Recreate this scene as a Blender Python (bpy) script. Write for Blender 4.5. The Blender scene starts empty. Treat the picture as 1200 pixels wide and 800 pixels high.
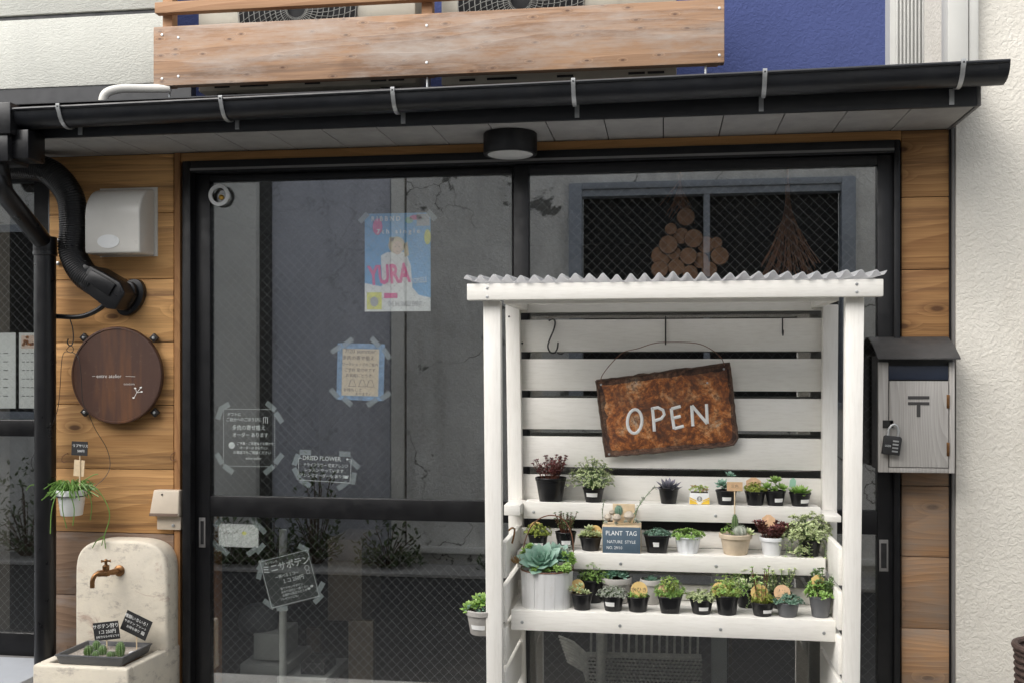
import bpy, bmesh, math, random
from math import sin, cos, pi, radians
from mathutils import Vector, Matrix
random.seed(7)
S = bpy.context.scene
COL = S.collection

# ------------------------------------------------------------------ camera
EYE, CY, FP, TH, HZ = 1.55, -3.7, 1210.0, radians(8.3), 428.0
cam = bpy.data.cameras.new('camera'); co = bpy.data.objects.new('camera', cam); COL.objects.link(co)
co.location = (0, CY, EYE); co.rotation_euler = (pi/2, 0, TH)
cam.sensor_width = 36; cam.lens = FP/1200*36; cam.shift_y = (HZ-400)/1200
cam.clip_start = 0.05; cam.clip_end = 500
S.camera = co
# ------------------------------------------------------------------ light (overcast, soft)
SUN_EL, SUN_AZ = radians(46), radians(205)
w = bpy.data.worlds.new('World'); S.world = w; w.use_nodes = True
nt = w.node_tree; nt.nodes.clear()
sky = nt.nodes.new('ShaderNodeTexSky'); sky.sky_type = 'NISHITA'; sky.sun_disc = False
sky.sun_elevation = SUN_EL; sky.sun_rotation = SUN_AZ; sky.air_density = 1.0; sky.dust_density = 4
hs = nt.nodes.new('ShaderNodeHueSaturation'); hs.inputs['Saturation'].default_value = 0.3
bg = nt.nodes.new('ShaderNodeBackground'); bg.inputs[1].default_value = 0.15
wo = nt.nodes.new('ShaderNodeOutputWorld')
nt.links.new(sky.outputs[0], hs.inputs['Color']); nt.links.new(hs.outputs[0], bg.inputs[0]); nt.links.new(bg.outputs[0], wo.inputs[0])
sl = bpy.data.lights.new('sun', 'SUN'); sl.energy = 1.0; sl.angle = radians(70); sl.color = (1, .97, .92)
so = bpy.data.objects.new('sun', sl); COL.objects.link(so)
# light comes from behind the camera, from the left and high
sd = Vector((-0.64*cos(SUN_EL), -0.77*cos(SUN_EL), sin(SUN_EL))).normalized()
so.rotation_euler = sd.to_track_quat('Z', 'Y').to_euler(); so.location = (0, 0, 8)
sky.sun_rotation = math.atan2(sd.x, sd.y)
S.view_settings.view_transform = 'Standard'; S.view_settings.look = 'None'
S.view_settings.exposure = 0.85; S.view_settings.gamma = 1

# ------------------------------------------------------------------ helpers
def at(px, py, Y):
    """point of the plane Y that lies on the sight line through photo pixel (px,py)"""
    u = (px-600)/FP; v = (HZ-py)/FP
    t = (Y-CY)/(cos(TH)+u*sin(TH))
    return Vector((t*(-sin(TH)+u*cos(TH)), Y, EYE+v*t))
def mpp(px, Y):
    return (Y-CY)/(cos(TH)+(px-600)/FP*sin(TH))/FP
YG = 0.03
def rat(px, py, Y):
    """point of the opposite side of the street whose mirror image in the door glass is at (px,py)"""
    p = at(px, py, 2*YG-Y); return Vector((p.x, Y, p.z))

WL = {}
def link(o, parent, origin):
    COL.objects.link(o)
    if parent is not None:
        o.parent = parent; o.location = origin-WL[parent.name]
    else: o.location = origin
    WL[o.name] = Vector(origin)
def tag(o, label=None, cat=None, group=None, kind=None):
    if label: o['label'] = label
    if cat: o['category'] = cat
    if group: o['group'] = group
    if kind: o['kind'] = kind
    return o
def thing(name, loc, label, cat, group=None):
    o = bpy.data.objects.new(name, None); o.empty_display_size = .05
    link(o, None, Vector(loc)); return tag(o, label, cat, group)

class MB:
    def __init__(s): s.v=[]; s.f=[]; s.t=[]
    def add(s, vs, fs, M=None, t=None):
        b=len(s.v)
        if M is not None: vs=[M@Vector(q) for q in vs]
        s.v += [Vector(q) for q in vs]; s.f += [tuple(b+i for i in g) for g in fs]
        s.t += (t if t else [0.0]*len(vs)); return s
    def box(s,x0,x1,y0,y1,z0,z1,M=None):
        x0,x1=sorted((x0,x1)); y0,y1=sorted((y0,y1)); z0,z1=sorted((z0,z1))
        return s.add([(x0,y0,z0),(x1,y0,z0),(x1,y1,z0),(x0,y1,z0),(x0,y0,z1),(x1,y0,z1),(x1,y1,z1),(x0,y1,z1)],
            [(0,3,2,1),(4,5,6,7),(0,1,5,4),(1,2,6,5),(2,3,7,6),(3,0,4,7)],M)
    def pbox(s,px0,px1,py0,py1,Y,th):
        """box whose front face at depth Y covers the pixel rectangle"""
        xm,ym=(px0+px1)/2,(py0+py1)/2
        return s.box(at(px0,ym,Y).x,at(px1,ym,Y).x,Y,Y+th,at(xm,py1,Y).z,at(xm,py0,Y).z)
    def tube(s,pts,r,n=8,cap=True,M=None,flat=1.0,axis=None):
        pts=[Vector(p) for p in pts]; rs=r if isinstance(r,(list,tuple)) else [r]*len(pts)
        vs=[];fs=[];up=None
        for i,p in enumerate(pts):
            d=(pts[min(i+1,len(pts)-1)]-pts[max(i-1,0)]).normalized()
            if up is None:
                up=Vector(axis) if axis else (Vector((0,0,1)) if abs(d.z)<.9 else Vector((0,1,0)))
            a=d.cross(up)
            if a.length<1e-5: a=d.orthogonal()
            a.normalize(); b=a.cross(d).normalized(); up=b
            for k in range(n):
                q=2*pi*k/n; vs.append(p+a*cos(q)*rs[i]+b*sin(q)*rs[i]*flat)
        m=len(pts)
        for i in range(m-1):
            for k in range(n):
                fs.append((i*n+k,i*n+(k+1)%n,(i+1)*n+(k+1)%n,(i+1)*n+k))
        if cap: fs.append(tuple(range(n-1,-1,-1))); fs.append(tuple((m-1)*n+k for k in range(n)))
        return s.add(vs,fs,M)
    def lathe(s,prof,c=(0,0,0),n=24,M=None,axis='Z',sq=0):
        """prof: list of (r,z); axis of revolution through c"""
        vs=[];fs=[];c=Vector(c)
        for r,z in prof:
            for k in range(n):
                q=2*pi*k/n; x,y=r*cos(q),r*sin(q)
                if sq:
                    m=(abs(cos(q))**sq+abs(sin(q))**sq)**(-1/sq); x*=m; y*=m
                p=Vector((x,y,z)) if axis=='Z' else (Vector((x,-z,y)) if axis=='Y' else Vector((z,x,y)))
                vs.append(c+p)
        m=len(prof)
        for i in range(m-1):
            for k in range(n): fs.append((i*n+k,i*n+(k+1)%n,(i+1)*n+(k+1)%n,(i+1)*n+k))
        if prof[0][0]>1e-6: fs.append(tuple(range(n-1,-1,-1)))
        if prof[-1][0]>1e-6: fs.append(tuple((m-1)*n+k for k in range(n)))
        return s.add(vs,fs,M)
    def prism(s,poly,a0,a1,plane='XZ',M=None):
        """extrude polygon; plane XZ: poly (x,z) along y; YZ: poly (y,z) along x"""
        n=len(poly)
        if plane=='XZ': vs=[(p[0],a0,p[1]) for p in poly]+[(p[0],a1,p[1]) for p in poly]
        elif plane=='YZ': vs=[(a0,p[0],p[1]) for p in poly]+[(a1,p[0],p[1]) for p in poly]
        else: vs=[(p[0],p[1],a0) for p in poly]+[(p[0],p[1],a1) for p in poly]
        fs=[tuple(range(n)),tuple(range(2*n-1,n-1,-1))]+[(i,n+i,n+(i+1)%n,(i+1)%n) for i in range(n)]
        return s.add(vs,fs,M)
    def build(s,name,mat,parent=None,bevel=0,seg=2,smooth=True,ang=38,sub=0):
        if not s.v: return None
        xs=[q.x for q in s.v]; ys=[q.y for q in s.v]; zs=[q.z for q in s.v]
        og=Vector(((min(xs)+max(xs))/2,(min(ys)+max(ys))/2,min(zs)))
        me=bpy.data.meshes.new(name); me.from_pydata([q-og for q in s.v],[],s.f)
        if any(s.t):
            a=me.attributes.new('tip','FLOAT','POINT'); a.data.foreach_set('value',s.t)
        bm=bmesh.new(); bm.from_mesh(me); bmesh.ops.recalc_face_normals(bm,faces=bm.faces)
        if bevel:
            es=[e for e in bm.edges if len(e.link_faces)==2 and e.calc_face_angle(0)>.5]
            bmesh.ops.bevel(bm,geom=es,offset=bevel,segments=seg,affect='EDGES',profile=.5,clamp_overlap=True)
        bm.to_mesh(me); bm.free()
        if smooth:
            me.polygons.foreach_set('use_smooth',[True]*len(me.polygons)); me.set_sharp_from_angle(angle=radians(ang))
        me.materials.append(mat); me.update()
        o=bpy.data.objects.new(name,me); link(o,parent,og)
        return o

_tc={}
def text_geo(t,size=1.0,width=None,ax='CENTER',off=0.0):
    k=(t,ax,off)
    if k not in _tc:
        c=bpy.data.curves.new('t','FONT'); c.body=t; c.size=1; c.align_x=ax; c.align_y='CENTER'; c.resolution_u=2; c.extrude=.01; c.offset=off
        o=bpy.data.objects.new('t',c); COL.objects.link(o)
        dg=bpy.context.evaluated_depsgraph_get(); me=bpy.data.meshes.new_from_object(o.evaluated_get(dg))
        _tc[k]=([v.co.copy() for v in me.vertices],[tuple(p.vertices) for p in me.polygons])
        bpy.data.objects.remove(o); bpy.data.meshes.remove(me)
    return _tc[k]
def put_text(mb,t,x,y,size,M,ax='CENTER',sx=1.0,off=0.0,rot=0,thick=1.0):
    """M: local frame, x right, y up, z towards the viewer, in pixels"""
    v,f=text_geo(t,ax=ax,off=off)
    L=M@Matrix.Translation((x,y,0))@Matrix.Rotation(radians(rot),4,'Z')@Matrix.Diagonal((size*sx,size,size*thick,1))
    mb.add(v,f,L)
def pframe(px,py,Y,ang=0,scale=None):
    """local frame on a plane facing the street; unit = one photo pixel; x right, y up, z to the street"""
    p=at(px,py,Y); s=mpp(px,Y) if scale is None else scale
    B=Matrix(((1,0,0,p.x),(0,0,-1,p.y),(0,1,0,p.z),(0,0,0,1)))
    return B@Matrix.Rotation(radians(ang),4,'Z')@Matrix.Diagonal((s,s,s,1))
def lbox(mb,M,x0,x1,y0,y1,z0=0,z1=.4): mb.box(x0,x1,y0,y1,z0,z1,M)
def lpoly(mb,M,pts,z0=0,z1=.4):
    n=len(pts); mb.add([(a,b,z0) for a,b in pts]+[(a,b,z1) for a,b in pts],
        [tuple(range(n-1,-1,-1)),tuple(range(n,2*n))]+[(i,(i+1)%n,n+(i+1)%n,n+i) for i in range(n)],M)
def ell(cx,cy,rx,ry,n=20,a0=0,a1=2*pi): return [(cx+rx*cos(a0+(a1-a0)*i/n),cy+ry*sin(a0+(a1-a0)*i/n)) for i in range(n)]
def stroke(mb,M,pts,w,h=.5):
    mb.tube([(a,b,h*.4) for a,b in pts],w/2,6,M=M,flat=.35,axis=(0,0,1))
def smooth_path(pts,k=6):
    out=[];P=[Vector(p) for p in pts];n=len(P)
    for i in range(n-1):
        a,b,c,d=P[max(i-1,0)],P[i],P[i+1],P[min(i+2,n-1)]
        for j in range(k):
            t=j/k; out.append(.5*((2*b)+(c-a)*t+(2*a-5*b+4*c-d)*t*t+(3*b-a-3*c+d)*t**3))
    out.append(P[-1]); return out
def ppath(pts,k=6): return smooth_path([at(*p) for p in pts],k)

# ------------------------------------------------------------------ materials
def new_mat(name):
    m=bpy.data.materials.new(name); m.use_nodes=True; t=m.node_tree; p=t.nodes['Principled BSDF']; return m,t,p
def coords(t,sc=(1,1,1),rnd=True):
    g=t.nodes.new('ShaderNodeNewGeometry'); mp=t.nodes.new('ShaderNodeMapping'); mp.inputs['Scale'].default_value=sc
    if rnd:
        oi=t.nodes.new('ShaderNodeObjectInfo'); mu=t.nodes.new('ShaderNodeMath'); mu.operation='MULTIPLY'; mu.inputs[1].default_value=53.0
        t.links.new(oi.outputs['Random'],mu.inputs[0])
        ad=t.nodes.new('ShaderNodeVectorMath'); ad.operation='ADD'
        t.links.new(g.outputs['Position'],ad.inputs[0]); t.links.new(mu.outputs[0],ad.inputs[1]); t.links.new(ad.outputs[0],mp.inputs['Vector'])
    else: t.links.new(g.outputs['Position'],mp.inputs['Vector'])
    return mp.outputs[0]
def noise(t,vec,scale,detail=4,rough=.55,dist=0):
    n=t.nodes.new('ShaderNodeTexNoise'); n.inputs['Scale'].default_value=scale; n.inputs['Detail'].default_value=detail
    n.inputs['Roughness'].default_value=rough; n.inputs['Distortion'].default_value=dist
    t.links.new(vec,n.inputs['Vector']); return n.outputs['Fac']
def ramp(t,fac,stops):
    r=t.nodes.new('ShaderNodeValToRGB'); e=r.color_ramp.elements
    e[0].position,e[0].color=stops[0][0],c4(stops[0][1]); e[1].position,e[1].color=stops[1][0],c4(stops[1][1])
    for p,c in stops[2:]:
        x=e.new(p); x.color=c4(c)
    t.links.new(fac,r.inputs[0]); return r.outputs[0]
def c4(c): return (c,c,c,1) if isinstance(c,(int,float)) else (c[0],c[1],c[2],1)
def mix(t,fac,a,b,mode='MIX'):
    m=t.nodes.new('ShaderNodeMix'); m.data_type='RGBA'; m.blend_type=mode
    for s_,v in ((m.inputs[0],fac),(m.inputs[6],a),(m.inputs[7],b)):
        if hasattr(v,'links'): t.links.new(v,s_)
        elif s_ is m.inputs[0]: s_.default_value=v
        else: s_.default_value=c4(v)
    return m.outputs[2]
def math_(t,op,a,b=None,c=None):
    m=t.nodes.new('ShaderNodeMath'); m.operation=op
    for i,v in enumerate((a,b,c)):
        if v is None: continue
        if hasattr(v,'links'): t.links.new(v,m.inputs[i])
        else: m.inputs[i].default_value=v
    return m.outputs[0]
def bump(t,p,h,strength,dist=.002):
    b=t.nodes.new('ShaderNodeBump'); b.inputs['Strength'].default_value=strength; b.inputs['Distance'].default_value=dist
    t.links.new(h,b.inputs['Height']); t.links.new(b.outputs[0],p.inputs['Normal'])

def plain(name,c,rough=.5,metal=0,var=.12,vs=9,bs=0,bscale=80,bd=.001,spec=.5,dirt=None):
    m,t,p=new_mat(name); v=coords(t)
    n=noise(t,v,vs,5); col=mix(t,ramp(t,n,[(.3,0),(.7,1)]),tuple(x*(1-var) for x in c),tuple(min(1,x*(1+var)) for x in c))
    if dirt:
        dn=noise(t,coords(t,(1,1,.6)),6,8,.7); col=mix(t,ramp(t,dn,[(.55,0),(.75,.6)]),col,dirt)
    t.links.new(col,p.inputs['Base Color']); p.inputs['Metallic'].default_value=metal
    rr=ramp(t,noise(t,v,vs*3,4),[(.3,max(0,rough-.08)),(.7,min(1,rough+.1))]); t.links.new(rr,p.inputs['Roughness'])
    p.inputs['Specular IOR Level'].default_value=spec
    if bs: bump(t,p,noise(t,v,bscale,4),bs,bd)
    return m

def wood(name,light,dark,weather=None,wamt=0,rings=34,axis='X',knots=True,rough=.7,knotcol=(.09,.04,.02),kscale=1,streak=None):
    """long-grained timber; rings bend round the knots"""
    m,t,p=new_mat(name)
    sc=(.16,1,1) if axis=='X' else ((1,1,.16) if axis=='Z' else (1,.16,1))
    v=coords(t,sc)
    sep=t.nodes.new('ShaderNodeSeparateXYZ'); t.links.new(v,sep.inputs[0])
    cross=sep.outputs['Z'] if axis!='Z' else sep.outputs['X']
    low=noise(t,v,4.0,2,.5)
    ksc=(1.5*kscale,.01,3.6*kscale) if axis=='X' else (3.6*kscale,.01,1.5*kscale)
    kv0=coords(t,ksc); ks=t.nodes.new('ShaderNodeSeparateXYZ'); t.links.new(kv0,ks.inputs[0]); kc=t.nodes.new('ShaderNodeCombineXYZ')
    t.links.new(ks.outputs['X'],kc.inputs['X']); t.links.new(ks.outputs['Z'],kc.inputs['Y']); kv=kc.outputs[0]
    vo=t.nodes.new('ShaderNodeTexVoronoi'); vo.voronoi_dimensions='2D'; vo.inputs['Scale'].default_value=1.6; t.links.new(kv,vo.inputs['Vector'])
    kd=vo.outputs['Distance']
    kk=ramp(t,kd,[(.0,1),(.16,0)])
    ph=math_(t,'ADD',math_(t,'MULTIPLY',cross,rings),math_(t,'MULTIPLY',low,rings*.42))
    if knots: ph=math_(t,'ADD',ph,math_(t,'MULTIPLY',kk,2.2))
    w_=math_(t,'FRACT',ph)
    rg=ramp(t,w_,[(0,0),(.72,.75),(.93,1),(1.0,0)])
    fine=noise(t,coords(t,(.02,1,1) if axis=='X' else (1,1,.02)),190,3,.7)
    f=math_(t,'ADD',math_(t,'MULTIPLY',rg,.27),math_(t,'MULTIPLY',fine,.72))
    big=noise(t,coords(t,(.5,1,1.6) if axis=='X' else (1.6,1,.5)),2.6,3)
    f=math_(t,'ADD',f,math_(t,'MULTIPLY',math_(t,'SUBTRACT',big,.5),.9))
    col=mix(t,ramp(t,f,[(.18,0),(.8,1)]),light,dark)
    if streak:
        sn=noise(t,coords(t,(.22,1,6) if axis=='X' else (6,1,.22)),3.4,7,.72)
        col=mix(t,ramp(t,sn,[(.50,0),(.66,.8)]),col,streak)
    if knots:
        col=mix(t,ramp(t,kd,[(.0,1),(.034,.95),(.055,.0)]),col,knotcol)
        col=mix(t,ramp(t,kd,[(.03,.45),(.11,0)]),col,tuple(x*.6 for x in dark))
    if weather:
        wn=noise(t,coords(t,(.5,1,2.2) if axis=='X' else (2.2,1,.5)),4.5,7,.72)
        col=mix(t,ramp(t,wn,[(.62-wamt*.35,0),(.78-wamt*.2,.85)]),col,weather)
    oi=t.nodes.new('ShaderNodeObjectInfo')
    hv=t.nodes.new('ShaderNodeHueSaturation'); t.links.new(col,hv.inputs['Color'])
    t.links.new(math_(t,'ADD',math_(t,'MULTIPLY',oi.outputs['Random'],.42),.78),hv.inputs['Value'])
    t.links.new(hv.outputs[0],p.inputs['Base Color']); p.inputs['Roughness'].default_value=rough
    p.inputs['Specular IOR Level'].default_value=.3
    bump(t,p,math_(t,'ADD',rg,fine),.35,.0012)
    return m

def stucco(name,c,scale=38,strength=.8,dist=.006,var=.06,stain=None,sy=1.0,cracks=False):
    m,t,p=new_mat(name); v=coords(t,(1,1,sy),False)
    n1=noise(t,v,scale,3,.5,.9); n2=noise(t,v,scale*3.3,3,.6,.3)
    big=noise(t,v,1.6,6,.62)
    col=mix(t,ramp(t,big,[(.3,0),(.7,1)]),tuple(x*(1-var*1.5) for x in c),tuple(min(1,x*(1+var)) for x in c))
    if stain:
        sn=noise(t,coords(t,(2.2,1,.5),False),2.2,8,.7); col=mix(t,ramp(t,sn,[(.48,0),(.72,.7)]),col,stain)
    h=math_(t,'ADD',ramp(t,n1,[(.38,0),(.62,1)]),math_(t,'MULTIPLY',n2,.35))
    if cracks:
        wv=t.nodes.new('ShaderNodeVectorMath'); wv.operation='ADD'
        nn=t.nodes.new('ShaderNodeTexNoise'); nn.inputs['Scale'].default_value=2.5; nn.inputs['Detail'].default_value=6; t.links.new(v,nn.inputs['Vector'])
        t.links.new(v,wv.inputs[0]); t.links.new(nn.outputs['Color'],wv.inputs[1])
        vo=t.nodes.new('ShaderNodeTexVoronoi'); vo.feature='DISTANCE_TO_EDGE'; vo.inputs['Scale'].default_value=1.1; t.links.new(wv.outputs[0],vo.inputs['Vector'])
        cm=noise(t,v,.9,2)
        cr=math_(t,'MULTIPLY',ramp(t,vo.outputs['Distance'],[(.0,1),(.012,0)]),ramp(t,cm,[(.42,0),(.5,1)]))
        col=mix(t,math_(t,'MULTIPLY',cr,cracks),col,(.08,.08,.075))
        pn=noise(t,v,2.6,5,.6,.5); col=mix(t,ramp(t,pn,[(.66,0),(.69,.8*cracks)]),col,(.12,.12,.11))
    t.links.new(col,p.inputs['Base Color']); p.inputs['Roughness'].default_value=.85; p.inputs['Specular IOR Level'].default_value=.25
    bump(t,p,h,strength,dist); return m

def glass_mat(name='window_glass',refl=.205,tint=(.95,.965,.96)):
    m,t,p=new_mat(name); t.nodes.remove(p)
    tr=t.nodes.new('ShaderNodeBsdfTransparent'); tr.inputs[0].default_value=c4(tint)
    gl=t.nodes.new('ShaderNodeBsdfGlossy'); gl.inputs['Roughness'].default_value=.0; gl.inputs[0].default_value=(1,1,1,1)
    mx=t.nodes.new('ShaderNodeMixShader'); lw=t.nodes.new('ShaderNodeLayerWeight'); lw.inputs[0].default_value=.1
    f=math_(t,'ADD',math_(t,'MULTIPLY',lw.outputs['Fresnel'],.5),refl)
    t.links.new(f,mx.inputs[0]); t.links.new(tr.outputs[0],mx.inputs[1]); t.links.new(gl.outputs[0],mx.inputs[2])
    t.links.new(mx.outputs[0],t.nodes['Material Output'].inputs[0]); return m
def sheer(name,c,alpha,rough=.4):
    m,t,p=new_mat(name); p.inputs['Base Color'].default_value=c4(c); p.inputs['Alpha'].default_value=alpha; p.inputs['Roughness'].default_value=rough; return m
def leafmat(name,c,tipc=None,var=.3,rough=.45,sss=.0):
    m,t,p=new_mat(name); g=t.nodes.new('ShaderNodeNewGeometry')
    a=mix(t,g.outputs['Random Per Island'],tuple(x*(1-var) for x in c),tuple(min(1,x*(1+var)) for x in c))
    if tipc:
        at_=t.nodes.new('ShaderNodeAttribute'); at_.attribute_name='tip'
        a=mix(t,ramp(t,at_.outputs['Fac'],[(.45,0),(1,1)]),a,tipc)
    n=noise(t,coords(t),90,3); a=mix(t,ramp(t,n,[(.3,0),(.8,.22)]),a,tuple(x*.5 for x in c))
    t.links.new(a,p.inputs['Base Color']); p.inputs['Roughness'].default_value=rough
    tl=t.nodes.new('ShaderNodeBsdfTranslucent'); t.links.new(a,tl.inputs[0]); ms=t.nodes.new('ShaderNodeMixShader'); ms.inputs[0].default_value=.18
    t.links.new(p.outputs[0],ms.inputs[1]); t.links.new(tl.outputs[0],ms.inputs[2]); t.links.new(ms.outputs[0],t.nodes['Material Output'].inputs[0])
    return m

M={}
M['cedar']=wood('cedar_boards',(.66,.38,.155),(.33,.165,.06),rings=26,streak=(.17,.09,.045),kscale=.8)
M['cedar_old']=wood('weathered_cedar',(.33,.22,.145),(.17,.105,.068),weather=(.27,.235,.21),wamt=.5,rings=36,kscale=.9)
M['cedar_right']=wood('cedar_boards_right',(.58,.325,.13),(.29,.14,.055),rings=28,streak=(.17,.085,.04),kscale=.9)
M['cedar_low']=wood('greying_cedar',(.46,.27,.14),(.22,.125,.07),weather=(.27,.215,.17),wamt=.6,rings=40,kscale=1.0)
M['trim_v']=wood('cedar_trim',(.40,.21,.085),(.26,.12,.05),axis='Z',knots=False,rings=60)
M['header_w']=wood('cedar_header',(.70,.38,.15),(.5,.26,.1),knots=False,rings=50)
M['deck']=wood('balcony_timber',(.43,.265,.16),(.20,.115,.07),weather=(.40,.345,.30),wamt=.48,rings=20,streak=(.13,.09,.07),kscale=2.7,knotcol=(.12,.06,.045))
M['deck2']=wood('balcony_rail_timber',(.50,.30,.17),(.34,.185,.10),rings=30,knots=False)
def white_paint():
    m,t,p=new_mat('white_painted_wood'); v=coords(t,(.12,1,1)); g=noise(t,v,150,3,.7); b=noise(t,coords(t),5,6,.6)
    col=mix(t,ramp(t,b,[(.35,0),(.75,1)]),(.83,.81,.76),(.77,.75,.69))
    st=noise(t,coords(t,(1.2,1,3)),8,8,.75); col=mix(t,ramp(t,st,[(.66,0),(.8,.5)]),col,(.5,.45,.38))
    col=mix(t,ramp(t,g,[(.45,0),(.8,.4)]),col,(.60,.57,.51))
    t.links.new(col,p.inputs['Base Color']); p.inputs['Roughness'].default_value=.55; bump(t,p,g,.25,.001); return m
M['white']=white_paint()
def white_v():
    m,t,p=new_mat('white_painted_post'); v=coords(t,(1,1,.08)); g=noise(t,v,150,3,.7); b=noise(t,coords(t),5,6,.6)
    col=mix(t,ramp(t,b,[(.35,0),(.75,1)]),(.83,.81,.76),(.78,.755,.70)); col=mix(t,ramp(t,g,[(.45,0),(.8,.4)]),col,(.60,.57,.51))
    t.links.new(col,p.inputs['Base Color']); p.inputs['Roughness'].default_value=.55; bump(t,p,g,.25,.001); return m
M['white_v']=white_v()
M['stucco_cream']=stucco('cream_stucco',(.69,.66,.59),66,.48,.003,.10,stain=(.56,.52,.45))
M['siding']=stucco('pale_siding',(.60,.60,.545),75,.45,.003,.05,sy=2.0,stain=(.5,.5,.46))
M['blue_wall']=stucco('blue_stucco',(.055,.073,.19),60,.42,.003,.1)
M['black_metal']=plain('black_sash',(.0065,.0065,.0075),.42,var=.3,spec=.35,dirt=(.014,.014,.013))
M['black_pvc']=plain('black_plastic_pipe',(.006,.006,.007),.34,var=.25,bs=.05)
M['gutter']=plain('dark_gutter',(.010,.011,.0135),.36,var=.3,dirt=(.026,.026,.025))
M['roof_metal']=plain('dark_roof_metal',(.016,.017,.02),.45)
M['soffit']=plain('soffit_board',(.34,.33,.315),.7,var=.1,vs=14,bs=.3,bscale=120,dirt=(.30,.29,.27))
M['steel']=plain('galvanised_steel',(.5,.51,.51),.42,.7,var=.2,vs=30)
M['white_metal']=plain('white_enamel',(.66,.64,.59),.35,var=.05)
M['beige_plastic']=plain('aged_beige_plastic',(.56,.48,.38),.5,var=.1,dirt=(.35,.27,.2))
M['grey_trim']=plain('grey_metal_trim',(.16,.155,.15),.5)
M['white_trim']=plain('white_siding_trim',(.56,.555,.52),.5,var=.04,dirt=(.5,.5,.46))
M['ribbed']=plain('ribbed_white_siding',(.50,.50,.475),.55,var=.05,dirt=(.45,.45,.43))
M['ac']=plain('beige_casing',(.42,.39,.32),.5,var=.08,dirt=(.2,.18,.15))
M['grille']=plain('grille_wire',(.3,.3,.28),.4)
M['dark']=plain('dark_void',(.008,.008,.009),.8)
M['plaster']=None
def plaster():
    m,t,p=new_mat('aged_plaster'); v=coords(t,(1,1,1),False); b=noise(t,v,7,7,.7); s=noise(t,coords(t,(1,1,1.8),False),13,8,.78,.1)
    col=mix(t,ramp(t,b,[(.3,0),(.7,1)]),(.76,.69,.56),(.62,.57,.48)); col=mix(t,ramp(t,s,[(.54,0),(.66,.65)]),col,(.30,.26,.23))
    pk=noise(t,v,5,6,.8,1); col=mix(t,ramp(t,pk,[(.60,0),(.68,.6)]),col,(.40,.26,.2))
    t.links.new(col,p.inputs['Base Color']); p.inputs['Roughness'].default_value=.8
    bump(t,p,math_(t,'ADD',b,math_(t,'MULTIPLY',noise(t,v,26,5),.6)),.7,.006); return m
M['plaster']=plaster()
def brown_disc():
    m,t,p=new_mat('rust_brown_wood'); v=coords(t,(1,1,.18),False); f=noise(t,v,60,5,.7); s=noise(t,coords(t,(1,1,.12),False),11,3,.6)
    col=mix(t,ramp(t,s,[(.45,0),(.6,1)]),(.066,.030,.019),(.16,.064,.022)); col=mix(t,ramp(t,f,[(.35,0),(.8,.6)]),col,(.05,.022,.016))
    d=noise(t,coords(t),40,6,.7); col=mix(t,ramp(t,d,[(.6,0),(.75,.3)]),col,(.2,.14,.1))
    t.links.new(col,p.inputs['Base Color']); p.inputs['Roughness'].default_value=.5; bump(t,p,f,.2,.001); return m
M['disc']=brown_disc()
def rust(nm='rusty_sheet',val=1.0):
    m,t,p=new_mat(nm); v=coords(t,(1,1,1),False); a=noise(t,v,14,9,.75,.6); b=noise(t,v,75,5,.7); c=noise(t,v,6,5,.6)
    col=ramp(t,a,[(.34,(.06,.028,.018)),(.44,(.20,.065,.022)),(.51,(.50,.165,.042)),(.585,(.66,.33,.14)),(.68,(.62,.5,.37))])
    col=mix(t,ramp(t,b,[(.45,0),(.60,.8)]),col,(.11,.042,.022)); col=mix(t,ramp(t,c,[(.38,.55),(.5,0)]),col,(.09,.05,.035)); hv=t.nodes.new('ShaderNodeHueSaturation'); hv.inputs['Value'].default_value=val; hv.inputs['Saturation'].default_value=.7+.3*val; t.links.new(col,hv.inputs['Color']); col=hv.outputs[0]
    t.links.new(col,p.inputs['Base Color']); p.inputs['Roughness'].default_value=.75; bump(t,p,math_(t,'ADD',a,b),.8,.003); return m
M['rust']=rust()
M['rust_rim']=rust('rusty_rim',.33)
M['rust_dark']=plain('dark_rusty_edge',(.085,.05,.034),.7,var=.5,vs=60,bs=.6,bscale=120,bd=.002,dirt=(.2,.12,.07))
M['letter_white']=plain('white_hand_paint',(.82,.82,.8),.6,var=.06,vs=60)
M['chalk']=plain('white_marker',(.85,.87,.86),.7,var=.1,vs=60)
M['ink']=plain('black_ink',(.03,.03,.03),.7); M['ink_brown']=plain('brown_ink',(.17,.12,.09),.8)
M['wire']=plain('black_wire',(.02,.018,.017),.45); M['rust_wire']=plain('rusty_wire',(.17,.075,.04),.6,var=.3,vs=60)
M['brass']=plain('aged_brass',(.24,.125,.055),.38,.85,var=.35,vs=50,bs=.2)
M['gold']=plain('gold_knob',(.75,.45,.1),.3,.9)
M['card']=plain('black_card',(.02,.02,.021),.6)
M['smoke_card']=plain('smoky_black_film',(.055,.06,.055),.5)
M['paper']=plain('white_paper',(.80,.80,.78),.8,var=.03); M['kraft']=plain('wooden_tag',(.60,.40,.23),.7,var=.12,vs=60)
M['cork']=plain('pale_wood_tag',(.66,.52,.34),.7,var=.1,vs=60)
M['note_paper']=plain('cream_note_paper',(.74,.62,.46),.8,var=.06)
M['blue_tape']=plain('blue_patterned_tape',(.22,.36,.55),.6,var=.25,vs=60)
M['tape']=sheer('frosted_tape',(.62,.68,.68),.36)
M['film']=sheer('clear_film',(.6,.62,.6),.035)
M['disc_tag']=plain('yellow_round_tag',(.78,.55,.22),.6,var=.08)
M['disc_tag2']=plain('peach_round_tag',(.76,.50,.30),.6,var=.14,vs=60)
M['pot_black']=plain('black_plastic_pot',(.007,.007,.008),.34,var=.2,bs=.05)
M['pot_grey']=plain('grey_plastic_pot',(.105,.107,.112),.45,var=.08)
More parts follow.
